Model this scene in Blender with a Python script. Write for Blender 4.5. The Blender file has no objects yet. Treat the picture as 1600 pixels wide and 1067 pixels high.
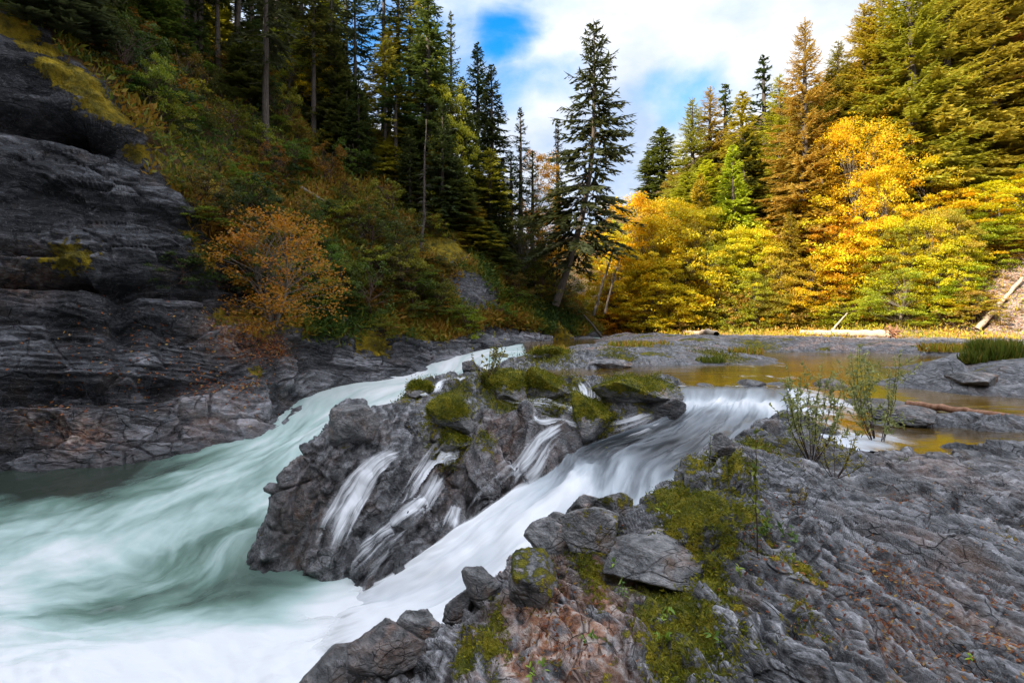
import bpy, math, random
import numpy as np
from mathutils import Vector
from mathutils.bvhtree import BVHTree
random.seed(7)
sc = bpy.context.scene
C = sc.collection
R = math.radians
# ------------------------------------------------------------------ camera, light, exposure
FPX, HOR, CH = 889.0, 495.0, 1.8
cam = bpy.data.objects.new('camera', bpy.data.cameras.new('camera')); C.objects.link(cam)
cam.location = (0, 0, CH); cam.rotation_euler = (R(90), 0, 0)
cam.data.sensor_width = 36; cam.data.lens = 36*FPX/1600; cam.data.shift_y = -(533.5-HOR)/1600
cam.data.clip_start = .05; cam.data.clip_end = 3000
sc.camera = cam
SUN_EL, SUN_AZ = 27.0, 232.0                       # azimuth clockwise from +Y
sd = Vector((math.sin(R(SUN_AZ))*math.cos(R(SUN_EL)), math.cos(R(SUN_AZ))*math.cos(R(SUN_EL)), math.sin(R(SUN_EL))))
sun = bpy.data.objects.new('sun', bpy.data.lights.new('sun', 'SUN')); C.objects.link(sun)
sun.rotation_euler = sd.to_track_quat('Z', 'Y').to_euler()
sun.data.energy = 4.8; sun.data.angle = R(.5); sun.data.color = (1, .89, .72)
sc.view_settings.view_transform = 'Standard'; sc.view_settings.look = 'None'; sc.view_settings.gamma = 1
sc.view_settings.exposure = 1.25
sc.cycles.use_denoising = True
sc.cycles.max_bounces = 8; sc.cycles.transparent_max_bounces = 24; sc.cycles.caustics_reflective = False; sc.cycles.caustics_refractive = False

w = bpy.data.worlds.new('World'); sc.world = w; w.use_nodes = True
nt = w.node_tree; N = nt.nodes; L = nt.links; N.clear()
def nd(nt, t, **k):
    n = nt.nodes.new(t)
    for a, b in k.items(): setattr(n, a, b)
    return n
out = nd(nt, 'ShaderNodeOutputWorld'); bg = nd(nt, 'ShaderNodeBackground'); bg2 = nd(nt, 'ShaderNodeBackground'); mx = nd(nt, 'ShaderNodeMixShader')
sky = nd(nt, 'ShaderNodeTexSky', sky_type='NISHITA', sun_disc=False, sun_elevation=R(SUN_EL), sun_rotation=R(SUN_AZ))
sky.air_density = 1.0; sky.dust_density = .4; sky.ozone_density = 2.5
bg.inputs['Strength'].default_value = .14
hsv = nd(nt, 'ShaderNodeHueSaturation'); hsv.inputs['Saturation'].default_value = 1.45; L.new(sky.outputs[0], hsv.inputs['Color']); L.new(hsv.outputs[0], bg.inputs[0])
tc = nd(nt, 'ShaderNodeTexCoord'); mp = nd(nt, 'ShaderNodeMapping'); mp.inputs['Scale'].default_value = (1, 1, 1.7); mp.inputs['Location'].default_value = (.35, .1, .2)
L.new(tc.outputs['Generated'], mp.inputs[0])
n1 = nd(nt, 'ShaderNodeTexNoise'); n1.inputs['Scale'].default_value = 3.2; n1.inputs['Detail'].default_value = 9; n1.inputs['Roughness'].default_value = .55; n1.inputs['Distortion'].default_value = .35
L.new(mp.outputs[0], n1.inputs['Vector'])
def wmath(op, a, b=None, c=None, clamp=False):
    m = nd(nt, 'ShaderNodeMath', operation=op); m.use_clamp = clamp
    for i, v in enumerate((a, b, c)):
        if v is None: continue
        if isinstance(v, (int, float)): m.inputs[i].default_value = v
        else: L.new(v, m.inputs[i])
    return m.outputs[0]
def blob(px, py, rad):          # soft opening in the cloud deck round one direction of the sky
    d = Vector(((px-800)/FPX, 1, -(py-HOR)/FPX)).normalized()
    nz = nd(nt, 'ShaderNodeTexNoise'); nz.inputs['Scale'].default_value = 7; nz.inputs['Detail'].default_value = 6; L.new(tc.outputs['Generated'], nz.inputs['Vector'])
    sc1 = nd(nt, 'ShaderNodeVectorMath', operation='MULTIPLY_ADD'); L.new(nz.outputs[1], sc1.inputs[0]); sc1.inputs[1].default_value = (.16, .16, .16); L.new(tc.outputs['Generated'], sc1.inputs[2])
    sb1 = nd(nt, 'ShaderNodeVectorMath', operation='SUBTRACT'); L.new(sc1.outputs[0], sb1.inputs[0]); sb1.inputs[1].default_value = (.08, .08, .08)
    nm1 = nd(nt, 'ShaderNodeVectorMath', operation='NORMALIZE'); L.new(sb1.outputs[0], nm1.inputs[0])
    vm = nd(nt, 'ShaderNodeVectorMath', operation='DOT_PRODUCT'); L.new(nm1.outputs[0], vm.inputs[0]); vm.inputs[1].default_value = d
    c0 = math.cos(rad)
    return wmath('DIVIDE', wmath('SUBTRACT', vm.outputs['Value'], c0), 1-c0, clamp=True)
holes = wmath('MAXIMUM', wmath('MULTIPLY', blob(795, 52, .09), .36), wmath('MULTIPLY', blob(850, 195, .16), .14))
holes = wmath('MAXIMUM', holes, wmath('MULTIPLY', blob(1040, 175, .10), .10))
holes = wmath('MAXIMUM', holes, wmath('MULTIPLY', blob(720, 70, .12), .22))
holes = wmath('MAXIMUM', holes, wmath('MULTIPLY', blob(560, 30, .2), .30))
cm = wmath('SUBTRACT', wmath('ADD', n1.outputs[0], .22), holes)
mr = nd(nt, 'ShaderNodeMapRange', interpolation_type='SMOOTHSTEP'); mr.inputs['From Min'].default_value = .3; mr.inputs['From Max'].default_value = .66
L.new(cm, mr.inputs['Value']); mr.inputs['To Min'].default_value = .0; mr.inputs['To Max'].default_value = .97
n2 = nd(nt, 'ShaderNodeTexNoise'); n2.inputs['Scale'].default_value = 5; n2.inputs['Detail'].default_value = 8
L.new(mp.outputs[0], n2.inputs['Vector'])
cr = nd(nt, 'ShaderNodeValToRGB'); cr.color_ramp.elements[0].position = .36; cr.color_ramp.elements[0].color = (.30, .37, .50, 1); cr.color_ramp.elements[1].position = .62; cr.color_ramp.elements[1].color = (.58, .58, .59, 1)
L.new(n2.outputs[0], cr.inputs[0]); L.new(cr.outputs[0], bg2.inputs[0]); 
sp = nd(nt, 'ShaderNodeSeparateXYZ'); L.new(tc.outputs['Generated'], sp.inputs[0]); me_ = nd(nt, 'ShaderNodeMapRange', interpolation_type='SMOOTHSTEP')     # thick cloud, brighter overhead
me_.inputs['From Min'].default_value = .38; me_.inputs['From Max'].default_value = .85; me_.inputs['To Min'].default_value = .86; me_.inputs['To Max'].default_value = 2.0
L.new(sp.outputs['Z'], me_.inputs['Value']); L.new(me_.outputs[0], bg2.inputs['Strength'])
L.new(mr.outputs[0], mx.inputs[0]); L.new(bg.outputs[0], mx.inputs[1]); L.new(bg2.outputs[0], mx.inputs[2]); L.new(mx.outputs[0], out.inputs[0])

# ------------------------------------------------------------------ maths helpers
def at(px, py, z=None, Y=None):
    if Y is None: Y = (CH - z)*FPX/(py-HOR)
    return np.array([(px-800)/FPX*Y, Y, CH-(py-HOR)/FPX*Y])
rs = np.random.RandomState(3)
PERM = rs.permutation(256); PERM = np.concatenate([PERM, PERM, PERM])
GR = rs.normal(size=(256, 3)); GR /= np.linalg.norm(GR, axis=1)[:, None]; GR = GR.astype(np.float32)
def pn(p):                       # gradient noise, p (n,3), about -1..1
    p = np.asarray(p, np.float32); o = np.empty(len(p), np.float32)
    for a in range(0, len(p), 200000):
        q = p[a:a+200000]; i = np.floor(q).astype(np.int64); f = q-i; u = f*f*f*(f*(f*6-15)+10); i &= 255
        r = 0
        for dx in (0, 1):
            wx = u[:, 0] if dx else 1-u[:, 0]
            for dy in (0, 1):
                wy = u[:, 1] if dy else 1-u[:, 1]
                for dz in (0, 1):
                    wz = u[:, 2] if dz else 1-u[:, 2]
                    h = PERM[PERM[PERM[(i[:, 0]+dx) & 255]+((i[:, 1]+dy) & 255)]+((i[:, 2]+dz) & 255)]
                    g = GR[h]
                    r = r + wx*wy*wz*(g[:, 0]*(f[:, 0]-dx)+g[:, 1]*(f[:, 1]-dy)+g[:, 2]*(f[:, 2]-dz))
        o[a:a+200000] = r*1.6
    return o
def fbm(p, o=4, gain=.5, ridged=False):
    r = 0; a = 1; t = 0; p = np.asarray(p, np.float32)
    for k in range(o):
        n = pn(p*(2.03**k)+k*17.3)
        if ridged: n = 1-2*np.abs(n)
        r = r+a*n; t += a; a *= gain
    return r/t
def worley(p, seed=0):           # returns F1, F2 and a random value per cell
    p = np.asarray(p, np.float32); n = len(p); f1 = np.full(n, 9., np.float32); f2 = f1.copy(); idv = np.zeros(n, np.float32)
    for a in range(0, n, 200000):
        q = p[a:a+200000]; b = np.floor(q).astype(np.int64)
        A = np.full(len(q), 9., np.float32); B = A.copy(); D = np.zeros(len(q), np.float32)
        for dx in (-1, 0, 1):
            for dy in (-1, 0, 1):
                for dz in (-1, 0, 1):
                    c = b+np.array([dx, dy, dz]); m = c & 255
                    h = PERM[PERM[PERM[m[:, 0]]+m[:, 1]]+m[:, 2]]+seed
                    pt = c+.5+.42*GR[h & 255]
                    d = np.sqrt(((q-pt)**2).sum(1)).astype(np.float32)
                    nw = d < A
                    B = np.where(nw, A, np.minimum(B, d)); D = np.where(nw, (h & 255)/255., D); A = np.where(nw, d, A)
        f1[a:a+200000] = A; f2[a:a+200000] = B; idv[a:a+200000] = D
    return f1, f2, idv
class RBF:
    def __init__(s, P, V, c=.05, smooth=0.):
        s.P = np.asarray(P, float); V = np.asarray(V, float)
        if V.ndim == 1: V = V[:, None]
        s.c = c; n = len(s.P); d = np.sqrt(((s.P[:, None]-s.P[None])**2).sum(-1)+c*c)
        K = np.zeros((n+3, n+3)); K[:n, :n] = -d - smooth*np.eye(n)*-1
        K[:n, n] = 1; K[n, :n] = 1; K[:n, n+1:n+3] = s.P; K[n+1:n+3, :n] = s.P.T
        s.w = np.linalg.solve(K, np.vstack([V, np.zeros((3, V.shape[1]))]))
    def __call__(s, Q):
        Q = np.asarray(Q, float); o = np.empty((len(Q), s.w.shape[1])); n = len(s.P)
        for a in range(0, len(Q), 20000):
            q = Q[a:a+20000]; d = -np.sqrt(((q[:, None]-s.P[None])**2).sum(-1)+s.c**2)
            o[a:a+20000] = d@s.w[:n]+s.w[n]+q@s.w[n+1:n+3]
        return o
def smoothstep(a, b, x):
    t = np.clip((x-a)/(b-a), 0, 1); return t*t*(3-2*t)
def grid_normals(G):
    du = np.gradient(G, axis=0); dv = np.gradient(G, axis=1); n = np.cross(du, dv); n /= np.linalg.norm(n, axis=2)[..., None]+1e-9
    return n
def mesh_np(name, V, F, mat, parent=None, smooth=True, attrs=None, uv=None):
    V = np.asarray(V, np.float32); me = bpy.data.meshes.new(name)
    if not isinstance(F, (list, tuple)): F = [F]
    F = [np.asarray(f, np.int32) for f in F if len(f)]
    me.vertices.add(len(V)); me.vertices.foreach_set('co', V.ravel())
    tot = np.concatenate([np.full(len(f), f.shape[1], np.int32) for f in F]); idx = np.concatenate([f.ravel() for f in F])
    me.loops.add(len(idx)); me.loops.foreach_set('vertex_index', idx)
    me.polygons.add(len(tot)); st = np.concatenate([[0], np.cumsum(tot)[:-1]]).astype(np.int32)
    me.polygons.foreach_set('loop_start', st); me.polygons.foreach_set('loop_total', tot)
    me.polygons.foreach_set('use_smooth', np.full(len(tot), smooth, bool))
    for k, v in (attrs or {}).items():
        v = np.asarray(v, np.float32)
        if v.ndim == 1: a = me.attributes.new(k, 'FLOAT', 'POINT'); a.data.foreach_set('value', v)
        else: a = me.attributes.new(k, 'FLOAT_VECTOR', 'POINT'); a.data.foreach_set('vector', v.ravel())
    me.update(calc_edges=True); me.validate()
    o = bpy.data.objects.new(name, me); C.objects.link(o); me.materials.append(mat)
    if parent: o.parent = parent
    return o
def grid_faces(a, b, keep=None):
    i = np.arange(a*b).reshape(a, b); f = np.stack([i[:-1, :-1], i[1:, :-1], i[1:, 1:], i[:-1, 1:]], -1).reshape(-1, 4)
    if keep is not None:
        f = f[keep.reshape(-1)[f].all(1)]
    return f
def compact(V, F, attrs):
    u = np.unique(F); m = np.zeros(len(V), np.int64); m[u] = np.arange(len(u)); return V[u], m[F], {k: v[u] for k, v in attrs.items()}
def tag(o, label=None, cat=None, group=None, kind=None):
    for k, v in (('label', label), ('category', cat), ('group', group), ('kind', kind)):
        if v: o[k] = v
    return o
def empty(name, loc, label, cat, group=None, rz=0):
    o = bpy.data.objects.new(name, None); C.objects.link(o); o.location = loc; o.rotation_euler = (0, 0, rz); o.empty_display_size = .3
    return tag(o, label, cat, group)

# ------------------------------------------------------------------ materials
def mat(name):
    m = bpy.data.materials.new(name); m.use_nodes = True; m.node_tree.nodes.clear(); return m, m.node_tree
class G:                          # tiny node-graph writer
    def __init__(s, nt): s.nt = nt
    def n(s, t, ins=None, **k):
        n = s.nt.nodes.new(t)
        for a, b in k.items(): setattr(n, a, b)
        for a, b in (ins or {}).items(): s.set(n.inputs[a], b)
        return n
    def set(s, i, v):
        if isinstance(v, bpy.types.NodeSocket): s.nt.links.new(v, i)
        else: i.default_value = v
    def m(s, op, a, b=0., c=0., clamp=False):
        n = s.n('ShaderNodeMath', {0: a, 1: b, 2: c}, operation=op); n.use_clamp = clamp; return n.outputs[0]
    def attr(s, name, vec=False): return s.n('ShaderNodeAttribute', attribute_name=name).outputs['Vector' if vec else 'Fac']
    def noise(s, vec, scale, det=6, rough=.55, dist=0.): return s.n('ShaderNodeTexNoise', {'Vector': vec, 'Scale': scale, 'Detail': det, 'Roughness': rough, 'Distortion': dist}).outputs[0]
    def mapping(s, vec, scale=(1, 1, 1), rot=(0, 0, 0)): return s.n('ShaderNodeMapping', {'Vector': vec, 'Scale': scale, 'Rotation': rot}).outputs[0]
    def ramp(s, f, els):
        n = s.n('ShaderNodeValToRGB', {0: f}); e = n.color_ramp.elements
        while len(e) < len(els): e.new(.5)
        for x, (p, c) in zip(e, els): x.position = p; x.color = (*c, 1) if len(c) == 3 else c
        return n.outputs[0]
    def mix(s, f, a, b, bt='MIX'):
        n = s.n('ShaderNodeMix', data_type='RGBA', blend_type=bt); s.set(n.inputs[0], f); s.set(n.inputs[6], (*a, 1) if isinstance(a, tuple) else a); s.set(n.inputs[7], (*b, 1) if isinstance(b, tuple) else b); return n.outputs[2]
    def rng(s, f, a, b, c=0., d=1.): return s.n('ShaderNodeMapRange', {'Value': f, 'From Min': a, 'From Max': b, 'To Min': c, 'To Max': d}, interpolation_type='SMOOTHSTEP').outputs[0]
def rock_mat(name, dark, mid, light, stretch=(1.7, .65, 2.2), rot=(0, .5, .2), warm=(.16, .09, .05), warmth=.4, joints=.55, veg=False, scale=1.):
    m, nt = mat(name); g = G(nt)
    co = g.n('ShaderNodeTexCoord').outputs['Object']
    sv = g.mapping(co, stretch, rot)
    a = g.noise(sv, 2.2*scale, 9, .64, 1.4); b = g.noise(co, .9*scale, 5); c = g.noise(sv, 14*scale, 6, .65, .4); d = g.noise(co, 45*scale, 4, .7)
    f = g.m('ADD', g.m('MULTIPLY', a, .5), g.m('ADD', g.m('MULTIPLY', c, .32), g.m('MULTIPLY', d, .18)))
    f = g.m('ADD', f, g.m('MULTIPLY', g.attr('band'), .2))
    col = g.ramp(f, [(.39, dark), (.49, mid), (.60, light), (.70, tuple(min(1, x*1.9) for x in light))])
    wn = g.rng(g.noise(co, 1.7*scale, 5, .6), .55, .72)
    col = g.mix(g.m('MULTIPLY', wn, warmth), col, warm)
    # warm / pale mineral attribute
    oc = g.m('MULTIPLY', g.attr('ochre'), g.rng(g.noise(co, 6*scale, 5), .35, .6))
    col = g.mix(oc, col, g.ramp(g.noise(co, 12*scale, 4), [(.35, (.17, .06, .03)), (.5, (.44, .21, .115)), (.62, (.62, .50, .43))]))
    # thin veins
    vn = g.noise(sv, 5*scale, 3, .5, 1.5); vv = g.rng(g.m('ABSOLUTE', g.m('SUBTRACT', vn, .5)), 0., .012, .45, 0.)
    col = g.mix(vv, col, (.32, .31, .31))
    # dark joints
    vo = g.n('ShaderNodeTexVoronoi', {'Vector': g.mapping(g.mix(.25, co, g.n('ShaderNodeTexNoise', {'Vector': co, 'Scale': 2.}).outputs[1]), (stretch[0]*.7, stretch[1]*1.5, stretch[2]*.7), rot), 'Scale': 1.9*scale}, feature='DISTANCE_TO_EDGE')
    jo = g.m('MULTIPLY', g.rng(vo.outputs[0], 0., .03, 1., 0.), g.rng(g.noise(co, .8*scale, 3), .45, .62))
    col = g.mix(g.m('MULTIPLY', jo, joints), col, (.012, .012, .013))
    vp = g.n('ShaderNodeTexVoronoi', {'Vector': g.mix(.12, sv, g.n('ShaderNodeTexNoise', {'Vector': co, 'Scale': 5.*scale}).outputs[1]), 'Scale': 4.6*scale}, feature='DISTANCE_TO_EDGE')
    j2 = g.m('MULTIPLY', g.rng(vp.outputs[0], 0., .03, 1., 0.), g.rng(g.noise(co, 2.3*scale, 3), .47, .58))
    col = g.mix(g.m('MULTIPLY', j2, .7), col, (.01, .01, .01)); col = g.mix(g.rng(g.noise(co, 90*scale, 2, .6), .66, .74, 0., .5), col, (.42, .41, .4))
    # moss
    mo = g.m('ADD', g.attr('moss'), g.m('MULTIPLY', g.m('SUBTRACT', g.noise(co, 7*scale, 7, .7), .5), 2.4))
    mo = g.rng(mo, .42, .58)
    mcol = g.ramp(g.noise(co, 3.5*scale, 8, .7), [(.34, (.03, .035, .006)), (.44, (.10, .11, .010)), (.54, (.21, .19, .014)), (.66, (.42, .32, .02))])
    if name == 'cliff_rock': mcol = g.ramp(g.noise(co, 1.6, 8, .72), [(.34, (.05, .045, .006)), (.45, (.18, .14, .010)), (.55, (.36, .25, .014)), (.66, (.58, .40, .02))])
    col = g.mix(mo, col, mcol)
    if veg:
        vg = g.m('ADD', g.attr('veg'), g.m('MULTIPLY', g.m('SUBTRACT', g.noise(co, 2., 6), .5), .9)); vg = g.rng(vg, .4, .6)
        vc = g.ramp(g.noise(co, .55, 8, .75), [(.32, (.012, .02, .006)), (.44, (.05, .04, .012)), (.53, (.11, .05, .012)), (.62, (.09, .08, .014)), (.75, (.22, .14, .02))])
        col = g.mix(vg, col, vc); mo = g.m('MAXIMUM', mo, vg)
    wet = g.attr('wet')
    col = g.mix(g.m('MULTIPLY', wet, .62), col, (.012, .011, .012))
    rough = g.m('SUBTRACT', g.m('ADD', .5, g.m('MULTIPLY', d, .3)), g.m('MULTIPLY', wet, .38))
    rough = g.m('MAXIMUM', g.m('ADD', rough, g.m('MULTIPLY', mo, .4)), .16)
    bh = g.m('ADD', g.m('MULTIPLY', a, .9), g.m('ADD', g.m('MULTIPLY', c, .45), g.m('MULTIPLY', d, .14)))
    bh = g.m('SUBTRACT', bh, g.m('ADD', g.m('MULTIPLY', jo, .3), g.m('MULTIPLY', j2, .25)))
    bh = g.m('ADD', bh, g.m('MULTIPLY', mo, g.m('MULTIPLY', g.noise(co, 60*scale, 3), .8)))
    bp = g.n('ShaderNodeBump', {'Height': bh, 'Strength': 1., 'Distance': .10/scale})
    pb = g.n('ShaderNodeBsdfPrincipled', {'Base Color': col, 'Roughness': rough, 'Normal': bp.outputs[0], 'Specular IOR Level': g.m('ADD', .35, g.m('MULTIPLY', wet, .35))})
    nt.links.new(pb.outputs[0], g.n('ShaderNodeOutputMaterial').inputs[0]); return m
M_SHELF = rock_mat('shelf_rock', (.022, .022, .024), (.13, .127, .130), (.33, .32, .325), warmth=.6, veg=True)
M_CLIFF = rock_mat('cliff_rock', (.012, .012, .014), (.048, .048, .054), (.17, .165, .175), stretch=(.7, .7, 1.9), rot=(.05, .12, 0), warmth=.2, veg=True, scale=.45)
M_BOULD = rock_mat('boulder_rock', (.03, .03, .03), (.15, .145, .142), (.34, .32, .31), stretch=(1, 1, 1.9), warmth=.9, scale=1.5, joints=.12)
def leaf_mat(name, var=.35, trans=.45, rough=.55):
    m, nt = mat(name); g = G(nt)
    oi = g.n('ShaderNodeObjectInfo'); t = g.attr('tint')
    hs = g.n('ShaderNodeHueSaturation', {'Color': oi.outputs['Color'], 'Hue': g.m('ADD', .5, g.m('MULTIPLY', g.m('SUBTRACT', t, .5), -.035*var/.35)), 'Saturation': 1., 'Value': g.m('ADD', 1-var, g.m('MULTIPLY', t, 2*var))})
    df = g.n('ShaderNodeBsdfPrincipled', {'Base Color': hs.outputs[0], 'Roughness': rough, 'Specular IOR Level': .25})
    tr = g.n('ShaderNodeBsdfTranslucent', {'Color': g.mix(.5, hs.outputs[0], g.mix(1., hs.outputs[0], (1.5, 1.3, .6), 'MULTIPLY'))})
    mxs = g.n('ShaderNodeMixShader', {0: trans}); nt.links.new(df.outputs[0], mxs.inputs[1]); nt.links.new(tr.outputs[0], mxs.inputs[2])
    nt.links.new(mxs.outputs[0], g.n('ShaderNodeOutputMaterial').inputs[0]); return m
M_LEAF = leaf_mat('leaf', .45); M_NEEDLE = leaf_mat('needle', .45, .4, .6)
def multi_leaf(name, els):
    m, nt = mat(name); g = G(nt); col = g.ramp(g.attr('tint'), els)
    df = g.n('ShaderNodeBsdfPrincipled', {'Base Color': col, 'Roughness': .6, 'Specular IOR Level': .2}); tr = g.n('ShaderNodeBsdfTranslucent', {'Color': col})
    mxs = g.n('ShaderNodeMixShader', {0: .35}); nt.links.new(df.outputs[0], mxs.inputs[1]); nt.links.new(tr.outputs[0], mxs.inputs[2])
    nt.links.new(mxs.outputs[0], g.n('ShaderNodeOutputMaterial').inputs[0]); return m
M_UNDER = multi_leaf('undergrowth', [(0., (.03, .06, .012)), (.3, (.09, .14, .02)), (.5, (.20, .19, .02)), (.68, (.32, .19, .022)), (.88, (.26, .11, .02)), (1., (.45, .28, .035))])
M_DRY = multi_leaf('dry_weeds', [(0., (.12, .13, .015)), (.35, (.30, .32, .03)), (.6, (.55, .42, .04)), (.85, (.5, .24, .05)), (1., (.62, .38, .08))])
M_MOSSB = multi_leaf('moss_blades', [(0., (.04, .055, .006)), (.5, (.16, .17, .012)), (.8, (.30, .27, .018)), (1., (.42, .34, .03))])
M_LITTER = multi_leaf('leaf_litter', [(0., (.12, .035, .015)), (.5, (.3, .09, .03)), (.8, (.38, .16, .05)), (1., (.45, .3, .08))])
M_GRASS = multi_leaf('grass', [(0., (.06, .1, .012)), (.6, (.16, .2, .02)), (1., (.34, .26, .05))])
def bark_mat(name, c1, c2, sc_=6.):
    m, nt = mat(name); g = G(nt); co = g.n('ShaderNodeTexCoord').outputs['Object']
    n = g.noise(g.mapping(co, (3, 3, .5)), sc_, 6, .65); col = g.ramp(n, [(.35, c1), (.65, c2)])
    bp = g.n('ShaderNodeBump', {'Height': n, 'Strength': .7, 'Distance': .03})
    pb = g.n('ShaderNodeBsdfPrincipled', {'Base Color': col, 'Roughness': .85, 'Normal': bp.outputs[0]}); nt.links.new(pb.outputs[0], g.n('ShaderNodeOutputMaterial').inputs[0]); return m
M_BARK = bark_mat('bark', (.025, .019, .014), (.11, .085, .065)); M_TWIG = bark_mat('twig', (.035, .018, .012), (.11, .06, .04), 30)
M_PALE = bark_mat('bleached_wood', (.3, .22, .15), (.62, .5, .38)); M_RED = bark_mat('stripped_wood', (.2, .085, .04), (.42, .22, .13), 4)
M_GREY = bark_mat('grey_bark', (.09, .075, .06), (.24, .2, .16))

def water_mat(name, clear, mid, pale, white, flow=(.35, 3.), alpha=False, relief=.05, gloss=.22):
    m, nt = mat(name); g = G(nt); fl = g.attr('flow', True); fo = g.attr('foam')
    v = g.mapping(fl, (flow[0], flow[1], 1)); a = g.noise(v, 1., 6, .5, .5); b = g.noise(g.mapping(fl, (flow[0]*2.2, flow[1]*3.2, 1)), 1., 4, .5, .2)
    co = g.n('ShaderNodeTexCoord').outputs['Object']; c = g.noise(co, .5, 4, .5)
    f = g.m('ADD', fo, g.m('MULTIPLY', g.m('SUBTRACT', g.m('ADD', g.m('MULTIPLY', a, .65), g.m('ADD', g.m('MULTIPLY', b, .2), g.m('MULTIPLY', c, .15))), .5), 1.25))
    col = g.ramp(f, [(.08, clear), (.38, mid), (.66, pale), (.95, white)])
    rough = g.rng(f, .1, .7, gloss, .62)
    bp = g.n('ShaderNodeBump', {'Height': g.m('ADD', a, g.m('MULTIPLY', b, .35)), 'Strength': .5, 'Distance': relief})
    ins = {'Base Color': col, 'Roughness': rough, 'Normal': bp.outputs[0], 'Specular IOR Level': .35}
    if alpha:
        ins['Alpha'] = g.rng(g.m('ADD', g.attr('cover'), g.m('MULTIPLY', g.m('SUBTRACT', g.m('ADD', g.m('MULTIPLY', a, .6), g.m('MULTIPLY', b, .4)), .5), 3.4)), .15, 1.1, 0., 1.)
    pb = g.n('ShaderNodeBsdfPrincipled', ins); nt.links.new(pb.outputs[0], g.n('ShaderNodeOutputMaterial').inputs[0]); return m
M_LOWER = water_mat('gorge_water', (.028, .038, .028), (.14, .22, .18), (.38, .49, .455), (.70, .70, .695), (.16, .6), relief=.10)
M_FALL = water_mat('falls_water', (.06, .06, .06), (.16, .175, .19), (.42, .455, .48), (.72, .72, .72), (.30, 1.5), alpha=True, relief=.09)
M_VEIL = water_mat('veil_water', (.4, .42, .46), (.5, .52, .55), (.62, .63, .65), (.74, .74, .75), (.6, 7.), alpha=True, relief=.03, gloss=.4)
m, nt_ = mat('river_water'); g = G(nt_); M_POOL = m
co = g.n('ShaderNodeTexCoord').outputs['Object']
pw = g.noise(g.mapping(co, (.5, 2.2, 1)), 1.3, 4, .5, .3)
fo = g.attr('foam'); ff = g.rng(g.m('ADD', fo, g.m('MULTIPLY', g.m('SUBTRACT', g.noise(g.mapping(co, (1.2, .5, 1), (0, 0, .6)), 2.2, 5, .5, .6), .5), 1.5)), .35, 1.)
bp = g.n('ShaderNodeBump', {'Height': pw, 'Strength': .35, 'Distance': .05})
pb = g.n('ShaderNodeBsdfPrincipled', {'Base Color': g.mix(ff, g.ramp(g.noise(co, .35, 4), [(.4, (.06, .035, .008)), (.6, (.16, .09, .012))]), (.62, .66, .72)), 'Roughness': g.m('ADD', .10, g.m('MULTIPLY', ff, .4)), 'Normal': bp.outputs[0], 'IOR': 1.6, 'Specular IOR Level': .8})
nt_.links.new(pb.outputs[0], g.n('ShaderNodeOutputMaterial').inputs[0])

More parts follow.
